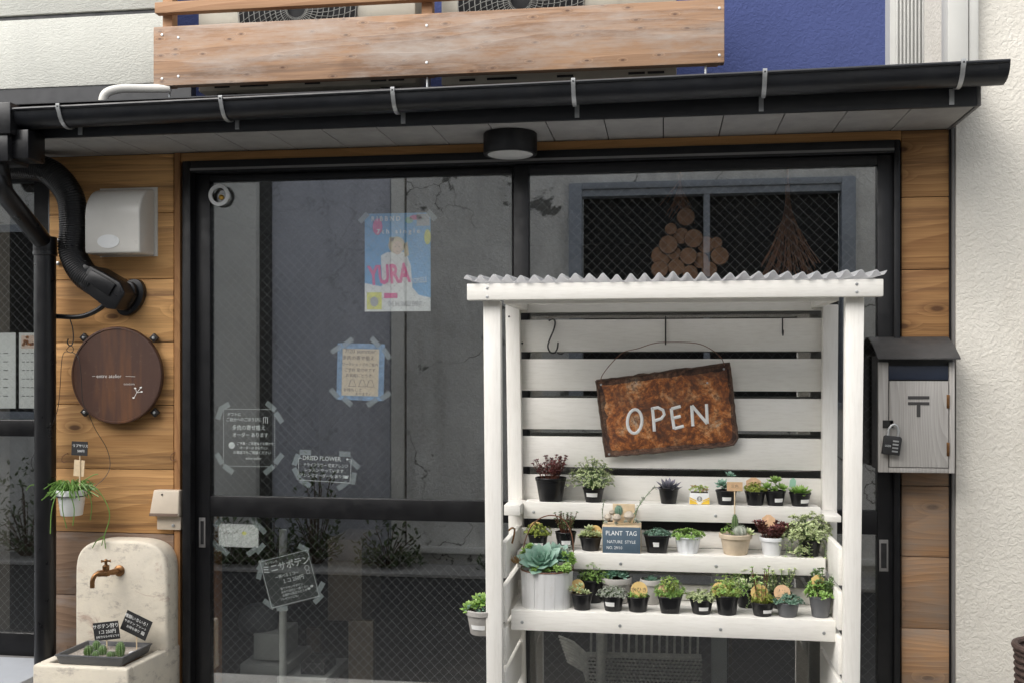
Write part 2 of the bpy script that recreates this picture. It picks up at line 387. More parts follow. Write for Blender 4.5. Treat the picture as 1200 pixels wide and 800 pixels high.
M['pot_lightgrey']=plain('pale_grey_pot',(.42,.40,.37),.6,var=.1,dirt=(.25,.23,.2),bs=.2)
M['pot_white']=plain('white_pot',(.70,.71,.72),.4,var=.05); M['pot_glaze']=plain('bright_white_plastic',(.80,.81,.80),.3,var=.03)
M['pot_terra']=plain('sandy_clay_pot',(.56,.46,.34),.8,var=.14,vs=20,bs=.3,dirt=(.36,.29,.21))
M['pot_ribbed']=plain('whitewashed_pot',(.68,.70,.72),.6,var=.1,vs=30,dirt=(.4,.45,.5))
M['bucket']=None
def bucket():
    m,t,p=new_mat('whitewashed_staves'); v=coords(t,(1,1,.08),False); f=noise(t,v,55,4,.7); b=noise(t,coords(t),9,6,.7)
    col=mix(t,ramp(t,f,[(.4,0),(.8,.5)]),(.72,.72,.71),(.48,.47,.45)); col=mix(t,ramp(t,b,[(.6,0),(.75,.4)]),col,(.5,.44,.36))
    t.links.new(col,p.inputs['Base Color']); p.inputs['Roughness'].default_value=.65; bump(t,p,f,.3,.001); return m
M['bucket']=bucket()
M['soil']=plain('dark_soil',(.06,.042,.03),.95,var=.5,vs=160,bs=.9,bscale=260,bd=.004)
M['gravel']=plain('sandy_gravel',(.35,.31,.27),.9,var=.45,vs=160,bs=.9,bscale=260,bd=.004)
M['stone']=plain('pale_pebble',(.48,.42,.34),.7,var=.15,vs=40,bs=.3)
M['slateblue']=plain('slate_blue_board',(.085,.13,.175),.6,var=.1,vs=30)
M['yellow']=plain('yellow_enamel',(.78,.52,.06),.35); 
M['post_wood']=wood('whitewashed_mailbox_wood',(.56,.54,.51),(.36,.34,.315),axis='Z',knots=False,rings=70,rough=.75,weather=(.26,.23,.2),wamt=.05)
M['mail_roof']=plain('charcoal_roofing',(.05,.048,.047),.6,var=.2,bs=.25)
M['mail_slot']=plain('navy_flap',(.02,.028,.05),.45)
M['asphalt']=plain('asphalt',(.04,.04,.041),.9,var=.25,vs=30,bs=.7,bscale=220,bd=.004,dirt=(.055,.055,.052))
M['concrete']=plain('street_concrete',(.36,.35,.33),.85,var=.12,vs=6,bs=.4,bscale=120,dirt=(.22,.21,.19))
M['bounce_apron']=plain('pale_bounce_concrete',(.52,.51,.48),.85,var=.1,vs=5,bs=.3,bscale=120,dirt=(.4,.39,.36))  # pale so the added ground strip bounces light upwards
M['slab']=plain('grey_threshold_slab',(.38,.40,.43),.8,var=.06,vs=6,bs=.3)
M['opp_grey']=stucco('opposite_grey_stucco',(.76,.75,.71),40,.6,.006,.15,stain=(.40,.395,.37),cracks=1.15)
M['opp_blue']=stucco('opposite_bluegrey_panel',(.56,.57,.62),30,.2,.003,.1,stain=(.42,.43,.47),cracks=.3)
M['opp_light']=stucco('opposite_pale_pillar',(.78,.77,.72),40,.4,.004,.1)
M['opp_dark']=plain('opposite_gap_shade',(.07,.07,.068),.8)  # shade of the gap between the houses, put into the colour
M['opp_frame']=plain('opposite_window_frame',(.30,.33,.37),.5)
M['opp_glass']=plain('opposite_dark_glass',(.012,.013,.014),.5,spec=.2)
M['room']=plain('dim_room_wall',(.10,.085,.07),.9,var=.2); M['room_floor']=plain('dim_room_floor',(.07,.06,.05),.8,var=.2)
M['glass']=glass_mat()
M['mesh_wire']=plain('glass_wire',(.34,.34,.33),.45,.2)
M['log_face']=plain('log_end_grain',(.40,.21,.12),.8,var=.2,vs=40); M['bark']=plain('log_bark',(.12,.08,.055),.9,var=.4,bs=.6)
M['twig']=plain('dry_twigs',(.50,.24,.14),.8,var=.35,vs=40)
M['wicker']=plain('grey_wicker',(.66,.63,.57),.7,var=.2,vs=60)
M['box_card']=plain('grey_carton',(.42,.42,.40),.8,var=.08); M['board']=plain('brown_board',(.13,.10,.07),.8,var=.2)
M['pole']=plain('grey_pole',(.62,.62,.58),.5); M['orange_wood']=plain('orange_wood_edge',(.40,.17,.06),.6,var=.2)
M['basket']=plain('dark_woven_basket',(.07,.045,.038),.7,var=.3,vs=60)
def roofsheet():
    m,t,p=new_mat('milky_corrugated_plastic'); p.inputs['Base Color'].default_value=(.74,.745,.755,1); p.inputs['Roughness'].default_value=.25
    p.inputs['Alpha'].default_value=.62
    tl=t.nodes.new('ShaderNodeBsdfTranslucent'); tl.inputs[0].default_value=(.75,.75,.76,1); ms=t.nodes.new('ShaderNodeMixShader'); ms.inputs[0].default_value=.35
    t.links.new(p.outputs[0],ms.inputs[1]); t.links.new(tl.outputs[0],ms.inputs[2]); t.links.new(ms.outputs[0],t.nodes['Material Output'].inputs[0]); return m
M['poly']=roofsheet()
M['diffuser']=plain('frosted_diffuser',(.6,.6,.58),.4)
for k,c in dict(p_sky=(.20,.47,.78),p_pink=(.85,.18,.42),p_white=(.85,.85,.85),p_yellow=(.82,.80,.20),p_skin=(.76,.58,.48),p_hair=(.72,.6,.42),p_green=(.35,.6,.45),p_grey=(.5,.5,.52)).items():
    M[k]=plain('print_'+k[2:],c,.6,var=.06)
for k,c,tp,vr in [('l_green',(.20,.34,.08),(.30,.42,.12),.3),('l_lime',(.34,.44,.11),(.45,.52,.2),.3),('l_pale',(.38,.45,.22),(.55,.56,.36),.3),
    ('l_blue',(.20,.36,.27),(.34,.47,.40),.15),('l_purple',(.17,.18,.21),(.25,.22,.27),.2),('l_red',(.115,.035,.035),(.2,.05,.05),.4),
    ('l_dark',(.10,.17,.06),(.18,.26,.1),.35),('l_bluedark',(.11,.20,.14),(.2,.3,.24),.3),('l_brown',(.12,.045,.03),(.19,.07,.05),.35),
    ('l_greygreen',(.30,.33,.27),(.42,.42,.36),.25),('l_moss',(.24,.30,.05),(.36,.36,.08),.3),('l_cactus',(.07,.13,.035),(.14,.2,.07),.2),
    ('l_string',(.13,.25,.05),(.24,.36,.1),.3),('l_shrub',(.07,.11,.04),(.12,.15,.06),.45),('l_orange',(.40,.25,.10),(.42,.3,.14),.3)]:
    M[k]=leafmat(k.replace('l_','leaf_'),tuple(min(.75,x*1.25) for x in c),tuple(min(.8,x*1.25) for x in tp),vr)

# ------------------------------------------------------------------ ground
g=MB().box(-60,60,-60,60,-.2,0); tag(g.build('road',M['asphalt'],smooth=False),kind='structure')
zs=at(30,775,-.05).z
tag(MB().box(-6,at(60,800,-.1).x,-.3,.5,.0,zs).build('doorstep',M['slab'],bevel=.008),kind='structure')
tag(MB().box(at(215,800,-.2).x+.0,at(1113,800,0).x,-.12,.2,.0,.16).build('threshold_step',M['concrete'],bevel=.006),kind='structure')
tag(MB().box(-8,9,-1.03,-.31,.0,.05).build('bounce_pavement',M['bounce_apron'],bevel=.01),kind='structure')  # added out of view as a reflector, brightening soffit and undersides from below
tag(MB().box(-30,30,-4.0,-3.6,.004,.03).build('gutter_cover_strip',M['concrete'],bevel=.005),kind='structure')

# ------------------------------------------------------------------ shop wall of cedar boards
zsof=at(1143,123,-.335).z
t=thing('timber_wall',(at(135,800,0).x,0,0),'shop front wall of wide orange cedar boards either side of the glass door','wall')
def boards(px0,px1,pxm,ys,mats,jit):
    xa,xb=at(px0,400,0).x,at(px1,400,0).x
    zz=[min(at(pxm,y,0).z,zsof) for y in ys]
    for i in range(len(zz)-1):
        z1=zz[i]-.0012; z0=max(zz[i+1]+.0012,.02)
        if z1-z0<.02: continue
        d=random.uniform(0,.0025)
        MB().box(xa,xb,-d,.02,z0,z1).build('plank',M[mats(i)],t,bevel=.0018)
boards(58,203.5,130,[165,251,327.5,401,474,549,623.5,698,773,848,925],lambda i:'cedar' if i<6 else 'cedar_old',0)
boards(1056.5,1112,1085,[147,231,316,400,485,569,652,736,820,905],lambda i:'cedar_right' if i<4 else 'cedar_low',0)
MB().box(at(40,400,.022).x,at(214,400,.022).x,.022,.12,.0,zsof+.1).build('backing_panel',M['dark'],t)
MB().box(at(1054,400,.022).x,at(1119,400,.022).x,.022,.12,.0,zsof+.1).build('backing_panel',M['dark'],t)
MB().box(at(204,400,-.012).x,at(211,400,-.012).x,-.012,.03,.1,zsof).build('corner_trim',M['trim_v'],t,bevel=.002)
zh0=at(1000,167,0).z
MB().box(at(211.5,180,-.004).x,at(1056,180,-.004).x,-.004,.03,zh0,zsof-.001).build('header_board',M['header_w'],t,bevel=.001)
MB().box(at(1112.4,400,-.006).x,at(1115.5,400,-.006).x,-.006,.02,.0,zsof).build('edge_strip',M['black_metal'],t)
MB().box(at(1116,400,-.02).x,at(1120.5,400,-.02).x,-.02,.02,.0,zsof).build('edge_strip',M['grey_trim'],t)

# ------------------------------------------------------------------ glass door
ztop=zh0-.0015; FXL,FXR=at(213.5,400,-.03).x,at(1055,400,-.03).x; Z0=.16
fr=thing('door_frame',((FXL+FXR)/2,0,Z0),'black metal outer frame round the wide glass sliding doors of the shop','door frame')
xl2,xr2=at(223,400,-.03).x,at(1048,400,-.03).x
zt2=at(214,203,-.03).z
MB().box(FXL,xl2,-.03,.1,Z0,ztop).build('jamb',M['black_metal'],fr,bevel=.002)
MB().box(xr2,FXR,-.03,.1,Z0,ztop).build('jamb',M['black_metal'],fr,bevel=.002)
MB().box(xl2,xr2,-.03,.1,zt2,ztop).build('head',M['black_metal'],fr,bevel=.002)
MB().box(xl2,xr2,-.035,.1,Z0,Z0+.05).build('track',M['black_metal'],fr,bevel=.002)
for yy in (-.026,): MB().box(xl2,xr2,-.034,-.031,zt2+.008,zt2+.016).build('groove_lip',M['grey_trim'],fr)

def wire_mesh(x0,x1,z0,z1,y,p=.036,r=.00028):
    mb=MB()
    def ln(a,b): mb.tube([a,b],r,3,cap=False)
    W,H=x1-x0,z1-z0
    k=-H
    while k<W:
        a0=max(0,-k); a1=min(H,W-k)
        if a1>a0: ln((x0+k+a0,y,z0+a0),(x0+k+a1,y,z0+a1)); ln((x1-k-a0,y,z0+a0),(x1-k-a1,y,z0+a1))
        k+=p
    return mb
def sash(label,pa,pb,ga,gb,gt,rt,rb,yf,yg,handle,seed):
    """pa,pb outer px; ga,gb glass px; gt glass-top (px,py); rt/rb mid-rail top/bottom (px,py)"""
    X0,X1=at(pa,400,yf).x,at(pb,400,yf).x; G0,G1=at(ga,400,yf).x,at(gb,400,yf).x
    zt=zt2-.002; zg=at(*gt,yf).z; r1=at(*rt,yf).z; r0=at(*rb,yf).z; zb=.30
    o=thing('sliding_door',((X0+X1)/2,yf,Z0+.05),label,'sliding door')
    MB().box(X0,G0,yf,yf+.035,Z0+.052,zt).build('stile',M['black_metal'],o,bevel=.002)
    MB().box(G1,X1,yf,yf+.035,Z0+.052,zt).build('stile',M['black_metal'],o,bevel=.002)
    MB().box(G0,G1,yf+.002,yf+.035,zg,zt).build('top_rail',M['black_metal'],o,bevel=.002)
    MB().box(G0,G1,yf+.002,yf+.035,r0,r1).build('middle_rail',M['black_metal'],o,bevel=.002)
    MB().box(G0,G1,yf+.002,yf+.035,Z0+.052,zb).build('bottom_rail',M['black_metal'],o,bevel=.002)
    for a,b in ((r1,zg),(zb,r0)):
        gl=MB().box(G0-.004,G1+.004,yg,yg+.004,a-.004,b+.004).build('glass_pane',M['glass'],o,smooth=False)
        wm=wire_mesh(G0,G1,a,b,yg+.0022).build('wire_mesh',M['mesh_wire'],gl,smooth=False); tag(wm,kind='stuff')
    if handle:
        hx0,hx1,hy0,hy1=handle; h=MB().pbox(hx0,hx1,hy0,hy1,yf-.0035,.006).build('recessed_handle',M['grey_trim'],o,bevel=.001)
        MB().pbox(hx0+2,hx1-2,hy0+4,hy1-4,yf-.005,.002).build('handle_recess',M['dark'],h)
    return o
sash('left glass sliding door covered with taped posters and notes',223.5,601,246,599.5,(420,208.5),(420,584),(420,608.5),.012,.03,(233,240.5,606,641),1)
sash('right glass sliding door half hidden behind the white plant stand',601.8,1047.5,619.5,1028.5,(825,199),(1020,598.5),(1020,626),-.014,.006,(1030.5,1041,632,669),2)

# neighbour's door at the far left
nd=thing('neighbour_door',(at(0,600,.02).x,.02,zs),'dark framed glass door left of the round sign with two white papers taped inside','door')
yn=.02
XL=at(-160,400,yn).x; XR=at(63.5,400,yn).x; xi=at(58,400,yn).x
zt=at(40,213,yn).z; zr1=at(30,492,yn).z; zr0=at(30,511,yn).z; zb1=at(30,742,yn).z; zb0=at(30,769,yn).z
MB().box(xi,XR,yn-.01,yn+.06,zs,zsof).build('stile',M['black_metal'],nd,bevel=.002)
MB().box(XL,xi,yn,yn+.05,zr0,zr1).build('middle_rail',M['black_metal'],nd,bevel=.002)
MB().box(XL,xi,yn,yn+.05,zb0,zb1).build('bottom_rail',M['black_metal'],nd,bevel=.002)
MB().box(XL,xi,yn-.02,yn+.05,zs+.001,zb0-.004).build('sill',M['grey_trim'],nd,bevel=.002)
MB().box(XL,xi,yn,yn+.05,zt,zsof).build('top_rail',M['black_metal'],nd,bevel=.002)
for a,b in ((zr1,zt),(zb1,zr0)):
    gl=MB().box(XL,xi,yn+.018,yn+.022,a,b).build('glass_pane',M['glass'],nd,smooth=False)
    tag(wire_mesh(XL,xi-.001,a,b,yn+.0202).build('wire_mesh',M['mesh_wire'],gl,smooth=False),kind='stuff')
for i,(a,b,lab) in enumerate(((-18,19,'plain white price list taped inside the glass at the left photo edge'),(22.5,43,'white menu sheet with a reddish photo at its top, beside the downpipe'))):
    s=thing('menu_paper',at((a+b)/2,478,yn+.03),lab,'paper')
    F=pframe((a+b)/2,434,yn+.03); hw=(b-a)/2+1; mb=MB(); lbox(mb,F,-hw,hw,-44,44,0,.3); mb.build('sheet',M['paper'],s)
    mb=MB()
    for k in range(6): 
        for q in range(3): lbox(mb,F,-hw+4+q*hw*.5,-hw+4+q*hw*.5+hw*.3,20-k*10,20.8-k*10,.3,.5)
    tag(mb.build('small_print',M['ink'],s),kind='stuff')
    if i:
        mb=MB(); lbox(mb,F,-hw+3,hw,26,41,.3,.5); mb.build('picture',M['p_skin'],s); mb=MB()
        for _ in range(9): 
            x,y=random.uniform(-hw+5,hw-3),random.uniform(28,39); lpoly(mb,F,ell(x,y,2.2,1.8,8),.5,.6+random.random()*.2)
        mb.build('picture_dish',M['rust'],s)

# ------------------------------------------------------------------ roof edge: soffit, fascia, gutter
XE=at(1145,123,-.335).x; XW=at(-120,150,-.335).x
ev=thing('eave_roof',((XE+XW)/2,-.1,zsof),'low black metal eave roof over the shop front with grey boarded underside','roof')
def fasz(y): return zsof+y
MB().box(XW,XE,-.335,-.32,zsof-.004,zsof+.085).build('fascia',M['roof_metal'],ev,bevel=.002)
MB().box(XE+.0006,XE+.012,-.334,.02,zsof-.003,zsof+.1).build('end_fascia',M['grey_trim'],ev,bevel=.001)
# soffit panels
xj=[at(p,153,0).x for p in (1043,975)]; dx=xj[0]-xj[1]; x=XE-.0
edges=[XE]+[xj[0]-dx*k for k in range(0,30) if xj[0]-dx*k>XW]
for a,b in zip(edges[:-1],edges[1:]):
    MB().box(b+.002,a-.0015,-.318,.0,zsof+.0,zsof+.008).build('soffit_panel',M['soffit'],ev,bevel=.001)
MB().box(XW,XE-.001,-.317,.02,zsof+.012,zsof+.02).build('soffit_backing',M['dark'],ev)
zr_f=zsof+.100
MB().prism([(-.40,zr_f),(-.40,zr_f+.004),(.7,zr_f+.17),(.7,zr_f+.16)],XW,XE+.06,'YZ').build('roof_sheet',M['roof_metal'],ev)
MB().box(XW,XE,-.34,-.3,zsof+.086,zr_f+.01).build('drip_edge',M['roof_metal'],ev)
# gutter slopes to the left
GX0,GX1=at(12,140,-.41).x,at(1176,80,-.41).x
zg0=at(15,127.5,-.46).z; zg1=at(1178,70.5,-.46).z
gt=thing('roof_gutter',((GX0+GX1)/2,-.41,(zg0+zg1)/2-.09),'long black rain gutter with silver straps running along the eave','gutter')
def gprof():
    R=.052; pr=[]
    for i in range(13):
        a=pi*i/12; pr.append((-.41-R*cos(a),-R*1.06*sin(a)))
    inn=[(-.41+(R-.004)*cos(pi*i/12),-(R-.004)*1.06*sin(pi*i/12)) for i in range(13)]
    lip=[(-.41-R-.004,.0),(-.41-R-.004,-.008)]
    return pr,inn
pr,inn=gprof(); poly=[(y,z-.006) for y,z in pr]+[(y,z-.006) for y,z in inn]
mb=MB(); n=len(poly); N=10
vs=[]
for i in range(N+1):
    x=GX0+(GX1-GX0)*i/N; z=zg0+(zg1-zg0)*i/N; vs+=[(x,y,z+q) for y,q in poly]
fs=[(i*n+k,i*n+(k+1)%n,(i+1)*n+(k+1)%n,(i+1)*n+k) for i in range(N) for k in range(n)]+[tuple(range(n)),tuple(N*n+k for k in range(n-1,-1,-1))]
mb.add(vs,fs).build('channel',M['gutter'],gt,ang=50)
MB().tube([(GX0,-.464,zg0-.004),(GX1,-.464,zg1-.004)],.006,8).build('rolled_lip',M['gutter'],gt)
capp=[(y,z) for y,z in pr]; 
MB().prism([(-.41+(y+.41)*1.06,zg1+.002+z*1.07) for y,z in pr],GX1-.03,GX1+.004,'YZ').build('end_cap',M['gutter'],gt,bevel=.002)
def zgut(x): return zg0+(zg1-zg0)*(x-GX0)/(GX1-GX0)
for px in (70,260,461,672,896,1128):
    x=at(px,110,-.46).x; z=zgut(x); h=.010
    mb=MB(); out=[];inn2=[]
    for i in range(0,9):
        a=pi*i/12; out.append((-.41-(.0585)*cos(a),z-.006-.0585*1.04*sin(a)));inn2.append((-.41-.0552*cos(a),z-.006-.0552*1.045*sin(a)))
    sh=[(y,zz) for y,zz in out]+[(y,zz) for y,zz in reversed(inn2)]
    mb.prism([(-.4745,z+.006),(-.4745,z-.010)]+sh[1:]+[(-.471,z+.002)],x-h/2*1.3,x+h/2*1.3,'YZ')
    s=mb.build('strap',M['steel'],gt)
    MB().box(x-.006,x+.0085,-.340,-.3355,zsof+.002,zsof+.05).build('strap_foot',M['steel'],s)
    MB().lathe([(.0028,0),(.0028,.002)],(x,-.4745,z-.004),8,axis='Y').build('rivet',M['dark'],s)

# downpipe
dp=thing('downpipe',at(53,770,-.10),'black rain downpipe with an angled elbow at the far left of the shop front','pipe')
MB().pbox(-60,12,121,158,-.475,.14).build('rain_head',M['black_pvc'],dp,bevel=.004)
MB().pbox(-55,9,158,190,-.465,.12).build('rain_head',M['black_pvc'],dp,bevel=.004)
MB().pbox(12.5,33,152,186,-.44,.1).build('outlet_box',M['black_pvc'],dp,bevel=.004)
MB().tube(ppath([(-5,185,-.41),(-4,200,-.41),(0,222,-.39)],4),.042,20).build('elbow',M['black_pvc'],dp)
MB().tube(ppath([(-4,205,-.41),(3,224,-.39),(48,280,-.13),(52,290,-.10)],6),.034,20).build('diagonal_pipe',M['black_pvc'],dp)
a=at(53,278,-.10); b=at(53,300,-.10); c=at(53,780,-.10)
MB().tube([(a.x,-.1,a.z),(a.x,-.1,b.z)],.0425,24).build('pipe_socket',M['black_pvc'],dp,bevel=.003)
MB().tube([(a.x,-.1,b.z),(a.x,-.1,zs+.0)],.0385,24).build('vertical_pipe',M['black_pvc'],dp)
mb=MB(); mb.lathe([(.041,0),(.0435,.002),(.0435,.016),(.041,.018)],(a.x,-.1,at(53,300,-.1).z),24)
mb.build('pipe_clamp',M['black_pvc'],dp)
for yy in (282,309):
    MB().lathe([(.008,0),(.008,.006),(.004,.008)],at(68.5,yy,-.004),10,axis='Y').build('clamp_screw',M['steel'],dp)

# upper storey walls
us=thing('siding_wall',at(60,105,.25),'pale rough siding wall above the eave at the upper left','wall')
ys_=.25; xr=at(196,50,ys_).x; xw=at(-200,50,ys_).x
zA=at(90,101,ys_).z; zB=at(90,20,ys_).z; zC=at(90,14.5,ys_).z
MB().box(xw,xr,ys_,ys_+.05,zA,zB).build('siding_panel',M['siding'],us,bevel=.003)
MB().box(xw,xr,ys_,ys_+.05,zC,zC+.5).build('siding_panel',M['siding'],us,bevel=.003)
MB().box(xw,xr,ys_+.012,ys_+.05,zB+.0005,zC-.0005).build('joint_strip',M['roof_metal'],us)
MB().box(xw,xr+.1,ys_+.005,ys_+.05,zA-.12,zA-.001).build('base_flashing',M['roof_metal'],us)
yb=.6
MB_=MB().box(at(150,0,yb).x,at(1047,0,yb).x,yb,yb+.1,zA-.15,3.3); o=MB_.build('blue_wall',M['blue_wall']); tag(o,'rough blue stucco wall above the eave behind the balcony','wall')
rs=thing('ribbed_wall',at(1079,70,.3),'white vertically ribbed siding between the blue wall and the cream stucco','wall')
x0,x1=at(1050,30,.5).x,at(1116,30,.5).x; k=15; w_=(x1-x0)/k
MB().box(x0-.02,x1,.512,.62,zA-.15,3.3).build('siding_base',M['ribbed'],rs)
for i in range(k): MB().box(x0+i*w_+.0005,x0+(i+.62)*w_,.499,.5117,zA-.15,3.3).build('rib',M['ribbed'],rs,bevel=.003)
ct=thing('corner_casing',at(1130,70,-.08),'white flat vertical casing beside the ribbed siding above the gutter','casing')
MB().box(at(1111,30,-.085).x,at(1135,30,-.085).x,-.085,.0,zr_f+.03,3.3).build('casing_board',M['white_trim'],ct,bevel=.003)
MB().box(at(1135.5,30,-.075).x,at(1147,30,-.075).x,-.075,-.0,zr_f+.03,3.3).build('casing_board',M['white_trim'],ct,bevel=.003)
nw=MB().box(at(1120.5,400,-.03).x,9,-.03,.4,0,3.35).build('stucco_wall',M['stucco_cream'],smooth=False)
tag(nw,'cream rough stucco wall of the next house on the right','wall')

# balcony / air conditioners
bc=thing('balcony_railing',at(515,100,-.04),'weathered timber balcony railing with one broad plank above the gutter','railing')
yb1=-.04; xa,xb_=at(179.5,60,yb1).x,at(849,40,yb1).x
zb_=at(515,87.5,yb1).z; zt_=at(515,15,yb1).z
MB().box(xa,xb_,yb1,yb1+.04,zb_,zt_).build('plank',M['deck'],bc,bevel=.004,seg=2)
zr0_=at(515,-1.5,yb1).z; 
MB().box(xa+.005,xb_,yb1,yb1+.035,zr0_,zr0_+.042).build('rail',M['deck2'],bc,bevel=.003)
for px in (196,500,835):
    x=at(px,60,.0).x; MB().box(x-.02,x+.02,.0015,.045,zb_+.01,zt_+.5).build('post',M['deck2'],bc,bevel=.002)
x=at(250,20,.04).x; MB().box(x-.025,x+.025,.30,.35,zb_+.05,zt_+.5).build('post',M['deck2'],bc,bevel=.002)
MB().box(at(205,30,.1).x,at(560,30,.1).x,.11,.15,zt_-.03,zt_+.004).build('inner_rail',M['deck2'],bc,bevel=.002)
for px in (197,500,827):
    x=at(px,95,-.02).x; MB().tube([(x,-.01,zb_-.1),(x,-.01,zb_)],.0045,8).build('support_bolt',M['steel'],bc)
sc=MB()
for px,fy in [(190,.86),(190,.12),(209,.8),(209,.15),(843,.85),(843,.12),(500,.8),(500,.2)]:
    x=at(px,50,yb1).x; MB().lathe([(.005,0),(.005,.0015),(.002,.002)],(x,yb1-.0001,zb_+(zt_-zb_)*fy),8,axis='Y').build('screw',M['steel'],bc)
for i,(p0,p1,fc,lab) in enumerate(((232,487,348,'left beige air conditioner behind the balcony plank'),(517,793,610,'right beige air conditioner behind the balcony plank'))):
    x0,x1=at(p0,100,.09).x,at(p1,100,.09).x; z0=at((p0+p1)/2,101+(-6 if i else 2),.09).z
    a=thing('air_conditioner',((x0+x1)/2,.2,z0),lab,'air conditioner','air conditioners on the roof')
    MB().box(x0,x1,.09,.36,z0,z0+.56).build('casing',M['ac'],a,bevel=.008)
    xc=at(fc,30,.08).x; zc=z0+.30; R=.235
    g_=MB().lathe([(R,0),(R,.004)],(xc,.089,zc),40,axis='Y').build('fan_opening',M['dark'],a)
    mb=MB()
    for r in [R*q/11 for q in range(2,12)]:
        mb.tube([(xc+r*cos(2*pi*k/36),.075,zc+r*sin(2*pi*k/36)) for k in range(37)],.0018,4,cap=False)
    for k in range(44):
        q=2*pi*k/44; pts=[(xc+R*s_*cos(q+.5*s_),.074,zc+R*s_*sin(q+.5*s_)) for s_ in (.15,.4,.6,.8,1)]; mb.tube(pts,.0014,4,cap=False)
    mb.build('fan_grille',M['grille'],a)
    for q in (.08,.2,.26,.5,.8,.88): 
        x=x0+(x1-x0)*q; MB().box(x,x+.06,.086,.09,z0+.012,z0+.020).build('drain_slot',M['dark'],a)
    for q in (.12,.88): MB().box(x0+(x1-x0)*q-.04,x0+(x1-x0)*q+.04,.12,.38,z0-.05,z0-.001).build('foot',M['mail_roof'],a,bevel=.003)
hp=MB().tube(ppath([(120,122,-.1),(124,110,-.1),(140,104.5,-.08),(165,104,-.05),(200,104,-.02)],6),.0165,14)
tag(hp.build('insulated_pipe',M['white_metal']),'thick cream insulated pipe bending out under the balcony plank','pipe')

# lamp under the eave
p=at(598,153,-.15); r_=31.5*mpp(598,-.15)
lp=thing('ceiling_lamp',(p.x,-.15,zsof-.07),'black round ceiling lamp under the eave above the door','lamp')
MB().lathe([(r_*.985,-.074),(r_,-.07),(r_,-.004),(r_*.97,-.001),(0.0001,-.001)],(p.x,-.15,zsof),40).build('lamp_body',M['black_metal'],lp)
MB().lathe([(.0001,-.0765),(r_*.8,-.0762),(r_*.84,-.0745),(r_*.84,-.07)],(p.x,-.15,zsof),40).build('diffuser',M['diffuser'],lp)

# ------------------------------------------------------------------ wall fittings, left
# vent hood
vh=thing('vent_hood',at(134,297,0),'white metal vent hood high on the cedar boards','vent hood')
X0,X1=at(99.5,260,-.115).x,at(164,260,-.115).x; z0=at(130,297,-.11).z; z1=at(130,221,-.06).z; H=z1-z0
prof=[(.0,0),(-.115,0),(-.118,.02)]+[(-.118+.118*(1-cos(a))*.9,H-.11+.11*sin(a)) for a in [i*pi/2/9 for i in range(0,10)]]+[(0,H)]
MB().prism([(y,z0+z) for y,z in prof],X0,X1,'YZ').build('hood',M['white_metal'],vh,bevel=.007,seg=3,ang=60)
F=pframe(127,283,-.119); mb=MB(); lpoly(mb,F,ell(0,0,14,8,24),0,.35); mb.build('oval_badge',M['pot_glaze'],vh)
MB().box(X0-.004,X1+.012,-.004,.0,z0-.002,z1+.01).build('wall_plate',M['white_metal'],vh)
# corrugated duct
du=thing('flexible_duct',at(150,350,0),'black corrugated duct curling down to an oval wall outlet','duct')
path=ppath([(-20,196,-.10),(30,196,-.10),(60,203,-.09),(82,230,-.085),(86,265,-.085),(85,295,-.085),(97,320,-.085),(114,333,-.085)],14)
L=[0]
for a,b in zip(path[:-1],path[1:]): L.append(L[-1]+(b-a).length)
fine=[];d=0;i=0
while d<L[-1]:
    while L[i+1]<d: i+=1
    f=(d-L[i])/(L[i+1]-L[i]); fine.append(path[i].lerp(path[i+1],f)); d+=.0021
rr=[.051 if (k%4) in (0,1) else .0485 for k in range(len(fine))]
MB().tube(fine,rr,20).build('hose',M['black_pvc'],du,ang=80)
F=pframe(132,338,-.04,-33)
mb=MB(); s=mpp(132,-.04)
lpoly(mb,F,[(-24,-12),(-24,14),(18,17),(30,10),(30,-12),(20,-17),(-14,-15)],-10,28); mb.build('outlet_elbow',M['black_pvc'],du,bevel=.006,seg=3)
mb=MB(); lpoly(mb,F,[(-18,-3),(-18,11),(16,13),(16,-3)],28.1,31); mb.build('elbow_cover',M['black_pvc'],du,bevel=.003)
mb=MB(); lpoly(mb,F,[(-32,-9),(-32,11),(-22,12),(-22,-10)],0,26); mb.build('hose_clip',M['black_pvc'],du,bevel=.003)
F2=pframe(152,347,-.001,-30)
mb=MB(); lpoly(mb,F2,[(a+0,b) for a,b in ell(4,0,16,23,28)],0,8); mb.build('wall_flange',M['black_pvc'],du,bevel=.004)
mb=MB(); lpoly(mb,F2,[(a+0,b) for a,b in ell(2,0,12,18,28)],8,16); mb.build('wall_flange',M['black_pvc'],du,bevel=.004)
MB().tube(ppath([(50,369,-.06),(70,371,-.05),(95,371,-.05),(115,363,-.05),(131,349,-.05)],6),.0095,10).build('drain_tube',M['black_pvc'],du)
# round sign
rd=thing('round_sign',at(136,497,-.03),'round dark brown wooden shop sign with small white lettering and a leaf sprig','sign')
c=at(136,439.5,-.045); R=.184
MB().lathe([(R*.985,-.022),(R,-.018),(R,-.002),(R*.985,.002),(R*.955,.0025),(R*.95,-.0005),(.0001,-.0005)],c,96,axis='Y').build('disc',M['disc'],rd,ang=30)
for px,py in ((98,395.5),(180,396),(99,482.5),(181,483)):
    q=at(px,py,-.024); Mx=Matrix.Translation(q)@Matrix.Rotation(radians(45),4,'Y')
    b_=MB().box(-.0125,.0125,-.002,.014,-.0125,.0125,Mx).build('mounting_clip',M['wire'],rd,bevel=.001)
    MB().lathe([(.0055,0),(.0055,.002),(.003,.004)],q+Vector((0,-.002,0)),10,axis='Y').build('screw',M['steel'],b_)
F=pframe(136,439.5,-.0458); mb=MB()
put_text(mb,'entre atelier',-9,-1,6.0,F,sx=1.05,off=-.014); put_text(mb,'couture',16.5,-10,4.0,F,sx=1.1,off=-.016)
